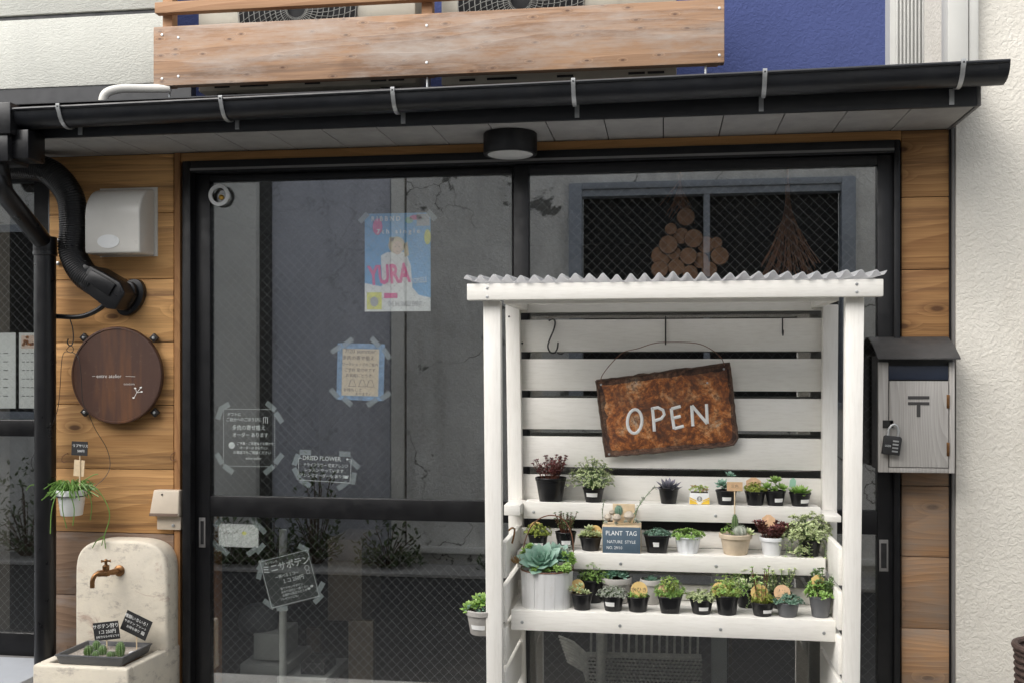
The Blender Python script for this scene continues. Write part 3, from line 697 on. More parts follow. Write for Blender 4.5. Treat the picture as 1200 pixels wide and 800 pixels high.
stroke(mb,F,[(-30,-1),(-26,-1)],.3); stroke(mb,F,[(12,-1),(24,-1.4)],.3)
for pts in ([(22,-27),(26,-20),(32,-13)],[(26,-20),(24,-14)],[(26,-20),(33,-19)]): stroke(mb,F,pts,.55)
for cx,cy in ((31,-14),(24,-15),(32,-19),(22,-26)): lpoly(mb,F,ell(cx,cy,1.4,.8,8),0,.5)
mb.build('lettering',M['letter_white'],rd)
# intercom cover
ic=thing('outlet_cover',at(190,620,0),'beige weatherproof socket cover at the right edge of the boards above the sink','socket cover')
X0,X1=at(174.5,596,-.045).x,at(209,596,-.045).x; z0=at(190,605,-.05).z; z1=at(190,574,-.04).z; H=z1-z0
mb=MB(); vs=[]
lo=[(X0,-.045,z0),(X1,-.045,z0),(X1,0,z0),(X0,0,z0)]; hi=[(X0+.010,-.03,z1),(X1-.004,-.03,z1),(X1-.004,0,z1),(X0+.018,0,z1)]
mb.add(lo+hi,[(0,1,2,3),(7,6,5,4),(0,4,5,1),(1,5,6,2),(2,6,7,3),(3,7,4,0)]); mb.build('cover',M['beige_plastic'],ic,bevel=.005,seg=3)
MB().box(X0+.02,X1-.002,-.022,0,at(190,620,-.02).z,z0-.001).build('base_plate',M['beige_plastic'],ic,bevel=.003)
MB().box(X0+.001,X1-.004,-.046,-.042,z0+.001,z0+.012).build('lip',M['ink_brown'],ic,bevel=.001)
MB().lathe([(.006,0),(.006,.004),(.003,.005)],at(203,615,-.022),12,axis='Y').build('screw',M['steel'],ic)
MB().lathe([(.0035,0),(.0035,.003)],at(190,579,-.033),8,axis='Y').build('keyhole',M['dark'],ic)
# little hooks on the boards
for px,py,lab in ((78,537,'small rusty cup hook on the boards left of the hanging pot tag'),(205,535,'small rusty cup hook on the boards near the door')):
    mb=MB(); q=at(px,py,0); s=mpp(px,0)
    mb.tube(smooth_path([q+Vector((2*s,0,6*s)),q+Vector((2*s,-.012,6*s)),q+Vector((-2*s,-.016,3*s)),q+Vector((-3*s,-.016,-2*s)),q+Vector((0,-.016,-4*s)),q+Vector((3*s,-.016,-2*s))],4),.0014,6)
    tag(mb.build('cup_hook',M['rust_wire']),lab,'hook')

# sink
sk=thing('wall_sink',at(140,800,-.1),'cream aged plaster garden sink with a tall rounded back panel','sink')
Yp=-.10; X0,X1=at(88,700,Yp).x,at(196,700,Yp).x; zt=at(140,633,Yp).z; R=.095
zr=at(95,781,-.34).z
xm_=(X0+X1)/2; aw=(X1-X0)/2; bh=.15
out=[(X0,zr-.03)]+[(xm_-aw*(1 if cos(q)>0 else -1)*abs(cos(q))**(2/3.4),zt-bh+bh*abs(sin(q))**(2/3.4)) for q in [pi*i/22 for i in range(23)]]+[(X1,zr-.03)]
MB().prism(out,Yp,-.001,'XZ').build('back_panel',M['plaster'],sk,bevel=.012,seg=3,ang=60)
BX0,BX1=at(38,780,-.34).x,at(150,780,-.34).x; 
wth=.04; bot=zr-.2
mb=MB(); mb.prism([(BX0,-.34),(BX1,-.34),(X1+.005,-.002),(X0-.002,-.002)],bot,bot+.05,'XY')
mb.build('basin_floor',M['plaster'],sk)
def wallp(pts): MB().prism(pts,bot+.01,zr,'XY').build('basin_wall',M['plaster'],sk,bevel=.008,seg=3,ang=60)
wallp([(BX0,-.34),(BX1,-.34),(BX1,-.34+wth),(BX0,-.34+wth)])
wallp([(BX1-wth,-.299),(BX1,-.301),(X1+.006,-.0015),(X1+.006-wth,-.0015)])
wallp([(BX0,-.301),(BX0+wth,-.299),(X0+wth,-.104),(X0-.003,-.104)])
# tray
tzx=zr+.002
ty=thing('cactus_tray',at(120,775,-.25),'shallow dark grey tray of small cacti resting on the sink rim','tray')
A=[at(66,772,-.325).x,at(143,772,-.325).x,at(178,750,-.13).x,at(104,748,-.13).x]
tp=[(A[0],-.325),(A[1],-.325),(A[2],-.135),(A[3],-.135)]; cx=sum(q[0] for q in tp)/4; cy=sum(q[1] for q in tp)/4
def sc_(k,dz): return [(cx+(a-cx)*k,cy+(b-cy)*k,dz) for a,b in tp]
mb=MB(); rings=[sc_(.94,tzx),sc_(1.0,tzx+.026),sc_(1.03,tzx+.028),sc_(1.03,tzx+.034),sc_(.97,tzx+.034),sc_(.93,tzx+.012)]
vs=sum(rings,[]); fs=[(3,2,1,0)]
for i in range(5):
    for k in range(4): fs.append((i*4+k,i*4+(k+1)%4,(i+1)*4+(k+1)%4,(i+1)*4+k))
fs.append((20,21,22,23)); mb.add(vs,fs); mb.build('tray_shell',M['pot_grey'],ty,bevel=.0015)
mb=MB(); v1=sc_(.935,tzx+.018); mb.add(v1+sc_(.93,tzx+.013),[(0,1,2,3),(7,6,5,4)]); mb.build('gravel',M['gravel'],ty)
# faucet
fc=thing('faucet',at(135,685,Yp),'old brass garden tap on the plaster back panel','faucet')
q=at(140,668,Yp); s=mpp(135,Yp)
MB().lathe([(.021,0),(.021,.004),(.016,.009),(.010,.011),(.010,.02)],q,24,axis='Y').build('wall_flange',M['brass'],fc)
c0=q+Vector((0,-.015,0)); c1=q+Vector((-8*s,-.05,0)); 
MB().tube([c0,c0.lerp(c1,.35),c0.lerp(c1,.7),c1],[.009,.0115,.0095,.014],14).build('pipe_body',M['brass'],fc)
c2=c1+Vector((-7*s,-.025,-.0)); c3=c1+Vector((-10*s,-.035,-6*s)); c4_=c1+Vector((-10.5*s,-.035,-15*s))
MB().tube(smooth_path([c1,c2,c3,c4_],5),[.012]*5+[.0085]*11,14).build('spout',M['brass'],fc)
MB().lathe([(.014,-.010),(.014,.004),(.010,.008),(.0125,.012),(.0125,.026),(.009,.029),(.0055,.031),(.005,.042)],c1,18).build('valve_neck',M['brass'],fc)
hz=c1+Vector((0,0,.044)); mb=MB()
for k in range(4):
    a=pi/2*k+.5; mb.tube([hz,hz+Vector((cos(a)*.008,sin(a)*.008,0)),hz+Vector((cos(a)*.017,sin(a)*.017,0))],[.004,.003,.006],8)
mb.lathe([(.006,-.004),(.007,.002),(.004,.006)],hz,10); mb.build('handle',M['brass'],fc)

# ------------------------------------------------------------------ plants
def leaf(mb,b,d,up,L,W,T=.3,curl=.15,blunt=.0):
    d=d.normalized(); s=d.cross(up)
    if s.length<1e-4: s=d.orthogonal()
    s.normalize(); n=s.cross(d).normalized()
    tip=b+d*L+n*L*curl
    m=b+d*L*.66; q=b+d*L*.28
    vs=[b, q+s*W*.38+n*T*W*.3, q-s*W*.38+n*T*W*.3, q-n*T*W*.5, m+s*W*.5+n*L*curl*.35, m-s*W*.5+n*L*curl*.35, m-n*T*W*.6+n*L*curl*.1, m+n*T*W*.35+n*L*curl*.2, tip]
    fs=[(0,1,7),(0,7,2),(1,4,7),(2,7,5),(0,3,1),(0,2,3),(1,3,6,4),(3,2,5,6),(4,8,7),(5,7,8),(4,6,8),(6,5,8)]
    t=[0,.2,.2,.2,.55,.55,.55,.5,1]
    mb.add(vs,fs,None,t)
def rosette(mb,c,R,n=22,W=.45,axis=Vector((0,0,1)),lo=8,hi=80,rng=random,T=.3,as_list=None):
    ax=axis.normalized(); a1=ax.orthogonal().normalized(); a2=ax.cross(a1); ph=rng.random()*6
    for i in range(n):
        f=(i+.5)/n; az=ph+i*2.39996; el=radians(hi+(lo-hi)*f**.8); L=R*(.35+.65*f**.7)*rng.uniform(.92,1.05)
        dr=(a1*cos(az)+a2*sin(az))*cos(el)+ax*sin(el)
        m_=mb if as_list is None else MB()
        leaf(m_,c+ax*R*.04*(1-f)+dr*R*.03,dr,ax,L,L*W*(1.1-.2*f),T,.16)
        if as_list is not None: as_list.append(m_)
def rdir(rng,up=.2):
    while True:
        v=Vector((rng.uniform(-1,1),rng.uniform(-1,1),rng.uniform(-.4,1)))
        if .1<v.length<1: break
    v.z=abs(v.z)*1.0+up; return v.normalized()
def bush(mb,c,rx,rz,n,ls,rng,stems=None,k=6,W=.55,lean=(0,0,0)):
    for i in range(n):
        d=rdir(rng,.05); f=rng.uniform(.45,1)**.6
        tip=c+Vector((d.x*rx*f,d.y*rx*f*.8,max(d.z,.05)*rz*f))+Vector(lean)*f
        if stems is not None and i%3==0: stems.tube([c+Vector((d.x*rx*.2,d.y*rx*.2,0)),c.lerp(tip,.6)+Vector((0,0,rz*.08)),tip],.0009,4,cap=False)
        rosette(mb,tip,ls*rng.uniform(.7,1.25),k,W,(d+Vector((0,0,.5))),5,65,rng)
def upright(mb,c,rx,h,n,ls,rng,stems,W=.5):
    for i in range(n):
        a=rng.random()*6.28; r=rx*rng.random()**.5*.5; b=c+Vector((cos(a)*r,sin(a)*r,0)); hh=h*rng.uniform(.55,1)
        tp=b+Vector((cos(a)*rx*rng.uniform(.1,.7),sin(a)*rx*rng.uniform(.1,.6),hh)); stems.tube([b,b.lerp(tp,.5)+Vector((0,0,.002)),tp],.0011,4,cap=False)
        for j in range(7):
            f=.3+.7*j/7; p=b.lerp(tp,f); az=j*2.4
            leaf(mb,p,Vector((cos(az),sin(az),.5)),Vector((0,0,1)),ls*(1.1-.4*f),ls*W)
        rosette(mb,tp,ls*.9,6,.6,Vector((cos(a)*.3,sin(a)*.3,1)),10,60,rng)
def needles(mb,c,rx,h,n,rng,w=.0022,droop=0):
    for i in range(n):
        a=rng.random()*6.28; r=rx*rng.random()**.5; b=c+Vector((cos(a)*r*.7,sin(a)*r*.7,0))
        d=Vector((cos(a)*r/rx*.8+rng.uniform(-.25,.25),sin(a)*r/rx*.8+rng.uniform(-.25,.25),1.0)); leaf(mb,b,d,Vector((cos(a),sin(a),.1)),h*rng.uniform(.5,1.05),w*rng.uniform(.8,1.5),.8,.05)
def trail(mb,stems,pts,ls,rng,step=.0045,W=.6):
    P=smooth_path(pts,5); stems.tube(P,.0011,4,cap=False); 
    for a,b in zip(P[:-1],P[1:]):
        m=max(1,int((b-a).length/step))
        for j in range(m):
            p=a.lerp(b,j/m); az=rng.random()*6.28
            leaf(mb,p,Vector((cos(az),sin(az)*.8,rng.uniform(-.3,.8))),Vector((0,0,1)),ls*rng.uniform(.7,1.2),ls*W)
    rosette(mb,P[-1],ls*1.1,6,.6,P[-1]-P[-2],10,60,rng)
def cactus(mb,c,r,h,ribs,spn,rng):
    n=ribs*4; prof=[]; m=9; vs=[];fs=[];tv=[]
    for i in range(m+1):
        a=-pi/2*.7+(pi/2+pi/2*.7)*i/m; R=cos(a)*r; z=h/2+sin(a)*h/2
        for k in range(n):
            q=2*pi*k/n; rr=R*(1+.14*cos(q*ribs)); vs.append(c+Vector((rr*cos(q),rr*sin(q),z))); tv.append(.5+.5*cos(q*ribs))
    for i in range(m):
        for k in range(n): fs.append((i*n+k,i*n+(k+1)%n,(i+1)*n+(k+1)%n,(i+1)*n+k))
    mb.add(vs,fs,None,tv)
    for i in range(ribs):
        for j in range(1,m):
            a=-pi/2*.7+(pi/2+pi/2*.7)*j/m; q=2*pi*i/ribs; R=cos(a)*r*1.14; p=c+Vector((R*cos(q),R*sin(q),h/2+sin(a)*h/2))
            for _ in range(3):
                d=Vector((cos(q),sin(q),sin(a)))+Vector((rng.uniform(-.7,.7),rng.uniform(-.7,.7),rng.uniform(-.7,.7)))
                spn.tube([p,p+d.normalized()*r*.3],.0003,3,cap=False)

PG='small potted succulents on the plant stand'
def pot_mesh(c,rt,h,style):
    """c: base centre; returns list of (name, MB, mat)"""
    rb=rt*.74; out=[]; mb=MB(); n=32
    if style in('black','grey','square'):
        sq=5 if style=='square' else 0
        mb.lathe([(rb*.9,0),(rb,.001),(rt*.965,h*.86),(rt,h*.87),(rt*1.03,h*.985),(rt*1.015,h),(rt*.95,h),(rt*.93,h*.84),(.0005,h*.84)],c,n,sq=sq)
        out.append(('pot',mb,M['pot_grey' if style=='grey' else 'pot_black']))
    elif style=='ribbed':
        vs=[];fs=[];n=44; prof=[(rb,0),(rt*.97,h*.9),(rt*1.02,h*.94),(rt*1.02,h),(rt*.93,h),(rt*.9,h*.85),(.0005,h*.85)]
        for r,z in prof:
            for k in range(n):
                q=2*pi*k/n; r2=r*(1-.06*((k//2)%2) if z<h*.92 and r>rt*.5 else 1); vs.append(Vector(c)+Vector((r2*cos(q),r2*sin(q),z)))
        for i in range(6):
            for k in range(n): fs.append((i*n+k,i*n+(k+1)%n,(i+1)*n+(k+1)%n,(i+1)*n+k))
        mb.add(vs,fs); out.append(('pot',mb,M['pot_ribbed']))
    else:
        rim=.78
        mt={'clay':'pot_terra','white':'pot_white','pale':'pot_lightgrey','plastic_white':'pot_glaze'}[style]
        mb.lathe([(rb*.95,0),(rb,.002),(rt*.93,h*rim),(rt*1.03,h*rim+.001),(rt*1.05,h*.97),(rt*1.02,h),(rt*.93,h),(rt*.9,h*.85),(.0005,h*.85)],c,n)
        out.append(('pot',mb,M[mt]))
    return out
def potted(label,px,zbase,Y,wpx,hpx,style,build,sticker=None,name='potted_succulent',cat='potted plant',group=PG,seed=0,soil='soil'):
    """wpx/hpx: pot width and height in photo pixels at that depth"""
    q=at(px,600,Y); s=mpp(px,Y); c=Vector((q.x,Y,zbase)); rt=wpx*s/2; h=hpx*s
    o=thing(name,c,label,cat,group)
    for nm,mb,mt in pot_mesh(c,rt,h,style): po=mb.build(nm,mt,o)
    MB().lathe([(.0005,h*.9),(rt*.9,h*.88),(rt*.9,h*.86),(.0005,h*.86)],c,20).build('soil',M[soil],o)
    rng=random.Random(seed); parts={}; 
    def P(n_,m_):
        k=(n_,m_)
        if k not in parts: parts[k]=MB()
        return parts[k]
    build(c+Vector((0,0,h*.9)),rt,s,rng,P)
    for (n_,m_),mb in parts.items(): mb.build(n_,M[m_],o,ang=60)
    if sticker:
        sx,sy,sw,sh=sticker; yy=-rt*(.9-.13)*.99
        x=sx*rt; zz=h*sy; rad=rt*(.74+.26*sy/.87)*1.012; mb=MB(); seg=5; vs=[]
        a0=math.asin(max(-.9,min(.9,(x-sw*rt)/rad))); a1=math.asin(max(-.9,min(.9,(x+sw*rt)/rad)))
        for j in range(2):
            z_=h*(sy+(sh if j else -sh)*.62); rd_=rt*(.74+.26*(z_/h)/.87)*1.02
            for ro in (1,1.015):
                for i in range(seg+1):
                    a=a0+(a1-a0)*i/seg; vs.append(c+Vector((sin(a)*rd_*ro,-cos(a)*rd_*ro,z_)))
        m=seg+1; fs=[]
        for i in range(seg): fs+= [(i+m,i+m+1,i+3*m+1,i+3*m),(i,i+2*m,i+2*m+1,i+1)]
        mb.add(vs,fs); mb.build('price_sticker',M['paper'],o)
    return o
def tagthing(kind,label,px,py,Y,w,h,ang=0,zs_=None,text=None,stickto=None,mt='kraft',grp='plant tags stuck in the pots'):
    """flat tag, px centred; stickto: pixel y of the foot of its stick"""
    o=thing('plant_tag',at(px,(stickto or py+h/2),Y),label,'tag',grp)
    F=pframe(px,py,Y,ang); mb=MB()
    if kind=='round': lpoly(mb,F,ell(0,0,w/2,h/2,24),0,.8)
    elif kind=='tab': lpoly(mb,F,[(-w/2,-h/2),(w/2,-h/2),(w/2,h*.25),(w*.3,h*.38),(w*.15,h*.5),(-w*.15,h*.5),(-w*.3,h*.38),(-w/2,h*.25)],0,.8)
    else: lpoly(mb,F,[(-w/2,-h/2),(w/2,-h/2),(w/2,h/2),(-w/2,h/2)],0,.8)
    mb.build('tag_face',M[mt],o)
    if text:
        mb=MB()
        for t_,x,y,sz in text: put_text(mb,t_,x,y,sz,F@Matrix.Translation((0,0,.85)))
        mb.build('lettering',M['ink_brown' if mt!='card' else 'letter_white'],o)
    if stickto:
        s=mpp(px,Y); a=at(px,py,Y)+Vector((0,.001,0)); b=at(px,stickto,Y)+Vector((0,.001,0)); MB().tube([a,b],.8*s,6).build('stick',M['cork'],o)
    return o

# ------------------------------------------------------------------ the white plant stand
YF,YB=-.55,-.12
st=thing('plant_stand',at(790,800,-.3),'white painted wooden plant stand with slatted back and a corrugated plastic roof','plant stand')
def post(pxa0,pxa1,pya,pxb0,pxb1,pyb,Y,d,zbot):
    a0,a1,b0,b1=at(pxa0,pya,Y),at(pxa1,pya,Y),at(pxb0,pyb,Y),at(pxb1,pyb,Y)
    k=(zbot-a0.z)/(b0.z-a0.z); e0=a0.lerp(b0,k); e1=a1.lerp(b1,k)
    mb=MB(); mb.add([(a0.x,Y,a0.z),(a1.x,Y,a0.z),(a1.x,Y+d,a0.z),(a0.x,Y+d,a0.z),(e0.x,Y,e0.z),(e1.x,Y,e0.z),(e1.x,Y+d,e0.z),(e0.x,Y+d,e0.z)],
        [(0,1,2,3),(7,6,5,4),(0,4,5,1),(1,5,6,2),(2,6,7,3),(3,7,4,0)])
    return mb.build('post',M['white_v'],st,bevel=.003)
post(566,586.5,352.5,570,588.5,800,YF,.035,0)
post(991,1013,346.5,988.5,1008,800,YF,.035,0)
post(592,608.5,357,598.5,615.5,800,YB-.035,.035,0)
post(964.5,982.5,357,962.5,980,800,YB-.035,.035,0)
# front beam + rafters
ybm=YF-.032
zb0=at(790,349.7,ybm).z; zb1=at(790,329.8,ybm).z
MB().box(at(547,340,ybm).x,at(1035.5,337,ybm).x,ybm,YF-.001,zb0,zb1).build('front_beam',M['white'],st,bevel=.003)
MB().box(at(592,354,YF+.04).x,at(978,354,YF+.04).x,YF+.037,YF+.06,at(790,354.5,YF+.037).z,zb1-.006).build('inner_beam',M['white'],st,bevel=.002)
for a,b in ((588,600),(975,990)):
    x0=at(a,355,YF).x; x1=x0+.026
    MB().box(x0,x1,YF+.061 if 0 else YF+.0365,YB,at(590,362,YF).z if 0 else zb0-.008,zb1-.01).build('rafter',M['white'],st,bevel=.002)
# back slats
def backslat(y0,y1,name='back_slat',Y=YB,p0=609.0,p1=964.8,th=.014):
    z1,z0=at(785,y0,Y).z,at(785,y1,Y).z; MB().box(at(p0,400,Y).x-.02,at(p1,400,Y).x+.02,Y,Y+th,z0,z1).build(name,M['white'],st,bevel=.002)
for y0,y1 in ((350,365.3),(374,411.7),(420.3,457.8),(466.3,503.7),(512.2,548.6),(557.8,596)): backslat(y0,y1)
# shelves
def shelf(pl,pr,ytop,ybot,Yfr,Ybk,xm,rear=None,pxl=None):
    zt=at(xm,ytop,Yfr).z; zb=at(xm,ybot,Yfr).z; x0,x1=at(pl,600,Yfr).x,at(pr,600,Yfr).x
    MB().box(x0,x1,Yfr,Yfr+.014,zb,zt).build('shelf_front_board',M['white'],st,bevel=.002)
    n=max(2,int((Ybk-Yfr)/.07)); d=(Ybk-Yfr-.015)/n
    for i in range(n): MB().box(x0+.002,x1-.002,Yfr+.0145+i*d,Yfr+.0145+(i+1)*d-.003,zt-.016,zt-.002).build('shelf_board',M['white'],st,bevel=.0015)
    for k in range(5 if x1-x0>1 else 4):
        x=x0+(x1-x0)*(.035+.93*k/ (4 if x1-x0>1 else 3)); MB().lathe([(.0052,0),(.0052,.0012),(.003,.002)],(x,Yfr+.0001,zb+(zt-zb)*(.4)),10,axis='Y').build('screw',M['steel'],st)
    return zt-.002
Z1=shelf(613.5,962,590.8,610.7,-.225,YB-.002,788)
Z2=shelf(606,967.5,649.5,669.5,-.335,-.19,788)
Z3=shelf(599,979.5,720.3,744.5,-.47,-.25,788)
x0,x1=at(604,650,-.19).x,at(966,650,-.19).x
MB().box(x0,x1,-.189,-.177,Z2+.0,Z2+.055).build('shelf_rear_board',M['white'],st,bevel=.002)
x0,x1=at(604,700,-.25).x,at(970,700,-.25).x
MB().box(x0,x1,-.249,-.237,Z3+.0,Z3+.05).build('shelf_rear_board',M['white'],st,bevel=.002)
MB().box(at(590.5,600,-.3).x,at(613,600,-.225).x,-.30,YB-.036,Z1-.034,Z1+.0).build('cleat',M['white'],st,bevel=.002)
MB().box(at(963,600,-.24).x,at(986,600,-.3).x,-.30,YB-.036,Z1-.034,Z1-.014).build('cleat',M['white'],st,bevel=.002)
# side slats
def side(pxf,zt,zb,sgn):
    Y0=YF+.0355; x=at(pxf,650,Y0).x; MB().box(x,x+sgn*.017,Y0,YB-.036,zb,zt).build('side_slat',M['white'],st,bevel=.002)
for (t0,b0) in ((635,677),(686,728.5),(735.5,778.5),(786,829)):
    side(587,at(590,t0,YF+.036).z,at(590,b0,YF+.036).z,1)
for (t0,b0) in ((641.5,685.5),(693.5,738),(746.5,790),(798,842)):
    side(989,at(985,t0,YF+.036).z,at(985,b0,YF+.036).z,-1)
# corrugated sheet
mb=MB(); xa,xb_=at(543,330,-.6).x,at(1040,325,-.6).x; pitch=.0415; n=int((xb_-xa)/pitch*16); vs=[];fs=[]; rows=7
for j in range(rows):
    y=ybm-.012+(.56)*j/(rows-1)
    for i in range(n+1):
        x=xa+(xb_-xa)*i/n; z=zb1+.016+.0098*sin(2*pi*(x-xa)/pitch)+(y-ybm)*.03+.0022*sin(x*23+1)+.0015*sin(x*61)
        if i>n-8: z+=(i-n+8)*.0012
        vs.append((x,y,z))
for j in range(rows-1):
    for i in range(n): fs.append((j*(n+1)+i,j*(n+1)+i+1,(j+1)*(n+1)+i+1,(j+1)*(n+1)+i))
m0=len(vs); vs+=[(a,b,c-.0016) for a,b,c in vs]; fs+=[tuple(m0+q for q in reversed(f)) for f in fs[:]]
for i in range(n): fs.append((i,m0+i,m0+i+1,i+1))
mb.add(vs,fs).build('corrugated_sheet',M['poly'],st,ang=80)
for px,py in ((571,337.5),(571,348),(1004,333),(1004,342)): MB().lathe([(.0045,0),(.0045,.0012),(.002,.0018)],at(px,py,ybm),10,axis='Y').build('screw',M['steel'],st)
for px,py,Y in ((596.5,371,YB-.036),(612,402,YB)): MB().lathe([(.0035,0),(.0035,.001)],at(px,py,Y),8,axis='Y').build('screw',M['dark'],st)
# latch hooks on the sides
MB().tube(ppath([(596,621,-.53),(600,618,-.53),(603,620,-.5),(602,628,-.5),(600,636,-.5)],4),.003,8).build('latch_hook',M['brass'],st)
# s hooks
def shook(pts,Y,r,lab,m='wire'):
    tag(MB().tube(ppath([(a,b,Y) for a,b in pts],5),r,8).build('hook',M[m]),lab,'hook')
shook([(643,376),(647.5,374),(650.5,377),(649,386),(644,398),(642,406),(645,412.5),(650,413),(653,408),(654,401)],YB-.012,.0028,'empty black S-hook hanging on the left of the stand back')
a=at(780,373,YB-.01); b=at(780,402,YB-.01)
tag(MB().tube([a+Vector((0,.02,.004)),a+Vector((0,.006,.006)),a,a.lerp(b,.5),b,b+Vector((0,-.012,-.004)),b+Vector((0,-.02,.006))],.0026,8).build('hook',M['wire']),'black hook carrying the wire of the OPEN sign','hook')
a=at(917,373,YB-.01); b=at(917,391,YB-.01)
tag(MB().tube([a+Vector((0,.02,.003)),a,b,b+Vector((0,-.012,-.006)),b+Vector((0,-.02,.004)),b+Vector((0,-.02,.012))],.0023,8).build('hook',M['wire']),'empty black hook seen end-on at the right of the stand back','hook')

# OPEN sign
os_=thing('open_sign',at(785,535,-.16),'rusty tin sign with hand painted white OPEN, hanging askew on a wire','sign')
Ys=-.155; F=pframe(780,480,Ys,0)
def q2(px,py): return (px-780,480-py)
ol=[];rng=random.Random(3)
cs=[q2(699,446),q2(853,425.5),q2(862.5,512),q2(858,520),q2(710,535.5)]
for i in range(5):
    a,b=cs[i],cs[(i+1)%5]; m=max(2,int(math.hypot(b[0]-a[0],b[1]-a[1])/6))
    for k in range(m): ol.append((a[0]+(b[0]-a[0])*k/m+rng.uniform(-.5,.5),a[1]+(b[1]-a[1])*k/m+rng.uniform(-.6,.6)))
mb=MB(); lpoly(mb,F,ol,-2.2,-.6); mb.build('plate',M['rust_rim'],os_)
cx,cy=0,0; inn=[]
ctr=(sum(a for a,b in cs)/5,sum(b for a,b in cs)/5)
def insc(k): return [(ctr[0]+(a-ctr[0])*k[0],ctr[1]+(b-ctr[1])*k[1]) for a,b in ol]
# raised, slightly dished face
jr=[rng.uniform(.975,1.02) for _ in ol]; i1=[(ctr[0]+(a-ctr[0])*.93*j,ctr[1]+(b-ctr[1])*.87*j) for (a,b),j in zip(ol,jr)]; i2=[(ctr[0]+(a-ctr[0])*.89*j,ctr[1]+(b-ctr[1])*.79*j) for (a,b),j in zip(ol,jr)]; n=len(ol)
vs=[(a,b,-.6) for a,b in i1]+[(a,b,.9) for a,b in i2]; fs=[(i,(i+1)%n,n+(i+1)%n,n+i) for i in range(n)]+[tuple(n+i for i in range(n))]
mb=MB(); mb.add(vs,fs,F); mb.build('pressed_face',M['rust'],os_)
mb=MB(); ed=ol+[ol[0]]; mb.tube([(a,b,-.8) for a,b in ed],[1.0+.7*rng.random() for _ in ed],6,M=F); mb.build('rolled_edge',M['rust_dark'],os_)
mb=MB(); Fl=F@Matrix.Translation((0,0,.9)); w=3.6
def S2(pts): stroke(mb,Fl,[q2(*p) for p in pts],w,1.0)
S2([(744+8.5*cos(a)-0.3*sin(a)*2,493.5+14*sin(a)) for a in [i*2*pi/20 for i in range(21)]])
S2([(764.5,477),(766,490),(767,505)]); S2([(764,478.5),(771,477),(777,480),(778.5,485),(775,490),(767,492.5)])
S2([(786.5,478),(788,490),(790,502)]); S2([(786.5,478.5),(797.5,475.5)]); S2([(788,489.5),(797.5,487)]); S2([(790,501.5),(801,498.5)])
S2([(811.5,498.5),(810,474.5)]); S2([(810.3,474.5),(828,495.5)]); S2([(828,495.5),(827,472.5)])
mb.build('lettering',M['letter_white'],os_)
mb=MB()
for px,py in ((704.5,450.5),(847,432),(714,532.5),(828,448)): lpoly(mb,Fl,ell(*q2(px,py),1.3,1.3,10),-1.2,.6)
mb.build('rivets',M['steel'],os_)
MB().tube(ppath([(705,449,Ys-.003),(705,441,Ys),(715,427,Ys+.005),(730,413,Ys+.01),(748,408,Ys),(765,402.5,YB-.03),(780,401,YB-.032),(815,402,YB-.03),(833,409,Ys+.01),(845,419,Ys),(849,428,Ys-.004)],5),.0013,6).build('hanging_wire',M['rust_wire'],os_)

# ---- mail box
mbx=thing('mailbox',at(1075,554,-.02),'whitewashed wooden letterbox with charcoal lid and padlock on the boards by the stucco wall','mailbox')
yf=-.14; X0,X1=at(1029.5,500,yf).x,at(1119,500,yf).x; z0=at(1075,553.5,yf).z; z1=at(1075,424,yf).z
MB().box(X0+.002,X1-.002,yf+.014,-.016,z0+.006,z1+.02).build('body',M['mail_roof'],mbx,bevel=.002)
X2,X3=at(1041.5,500,yf).x,at(1112,500,yf).x; zt_=at(1075,428,yf).z; zm=at(1075,445,yf).z; zd=at(1075,547,yf).z
for a,b,c,d in ((X0,X2-.001,z0,z1),(X3+.001,X1,z0,z1)): MB().box(a,b,yf,yf+.014,c,d).build('frame_board',M['post_wood'],mbx,bevel=.002)
MB().box(X2,X3,yf,yf+.014,z0,zd-.002).build('frame_board',M['post_wood'],mbx,bevel=.002)
MB().box(X2,X3,yf+.004,yf+.013,zm+.001,zt_).build('mail_flap',M['mail_slot'],mbx,bevel=.002)
dr=MB().box(X2+.002,X3-.002,yf-.003,yf+.012,zd,zm-.003).build('door',M['post_wood'],mbx,bevel=.0015)
for yy in (470,526): MB().pbox(1109.5,1113,yy-8,yy+8,yf-.005,.004).build('hinge',M['brass'],dr,bevel=.0005)
F=pframe(1076.5,470,yf-.0032); mb=MB()
lbox(mb,F,-12,12,2.8,6.4,0,.5); lbox(mb,F,-12,12,-4,-.6,0,.5); lbox(mb,F,-2.2,2,-18,-4,0,.5); mb.build('postal_mark',M['mail_roof'],dr)
# lid
f0,f1=at(1030,421,-.17),at(1126,421.5,-.17); b0,b1=at(1028,402,-.03),at(1113,402,-.03); zf=f0.z; zbk=b0.z+.01
mb=MB(); xa_,xb_=f0.x-.004,f1.x-.0
mb.prism([(-.17,zf),(-.17,zf+.006),(-.10,zf+.046),(-.016,zbk+.012),(-.016,zbk+.004),(-.10,zf+.038)],xa_,xb_,'YZ'); mb.build('lid',M['mail_roof'],mbx,bevel=.001)
pl=MB().pbox(1034.5,1047,492,501,yf-.003,.0025).build('hasp',M['wire'],mbx)
lk=thing('padlock',at(1044,532,yf-.02),'black four digit combination padlock hanging on the letterbox','padlock')
F=pframe(1044.5,521,yf-.008,-6); mb=MB(); lpoly(mb,F,[(-10.5,-11),(9,-11),(10,9),(8,11),(-8,11),(-10,9)],0,6.5); mb.build('lock_body',M['card'],lk,bevel=.0015)
mb=MB(); mb.tube([(-5.5,10,3),(-5.5,18,3),(-3,23,3),(0,24.5,3),(3,23,3),(5.5,18,3),(5.5,10,3)],1.5,8,M=F); mb.build('shackle',M['steel'],lk)
for k in range(4):
    mb=MB(); lbox(mb,F,0,6.5,4.5-k*4,6.3-k*4,6.5,7.1); mb.build('number_wheel',M['steel'],lk)
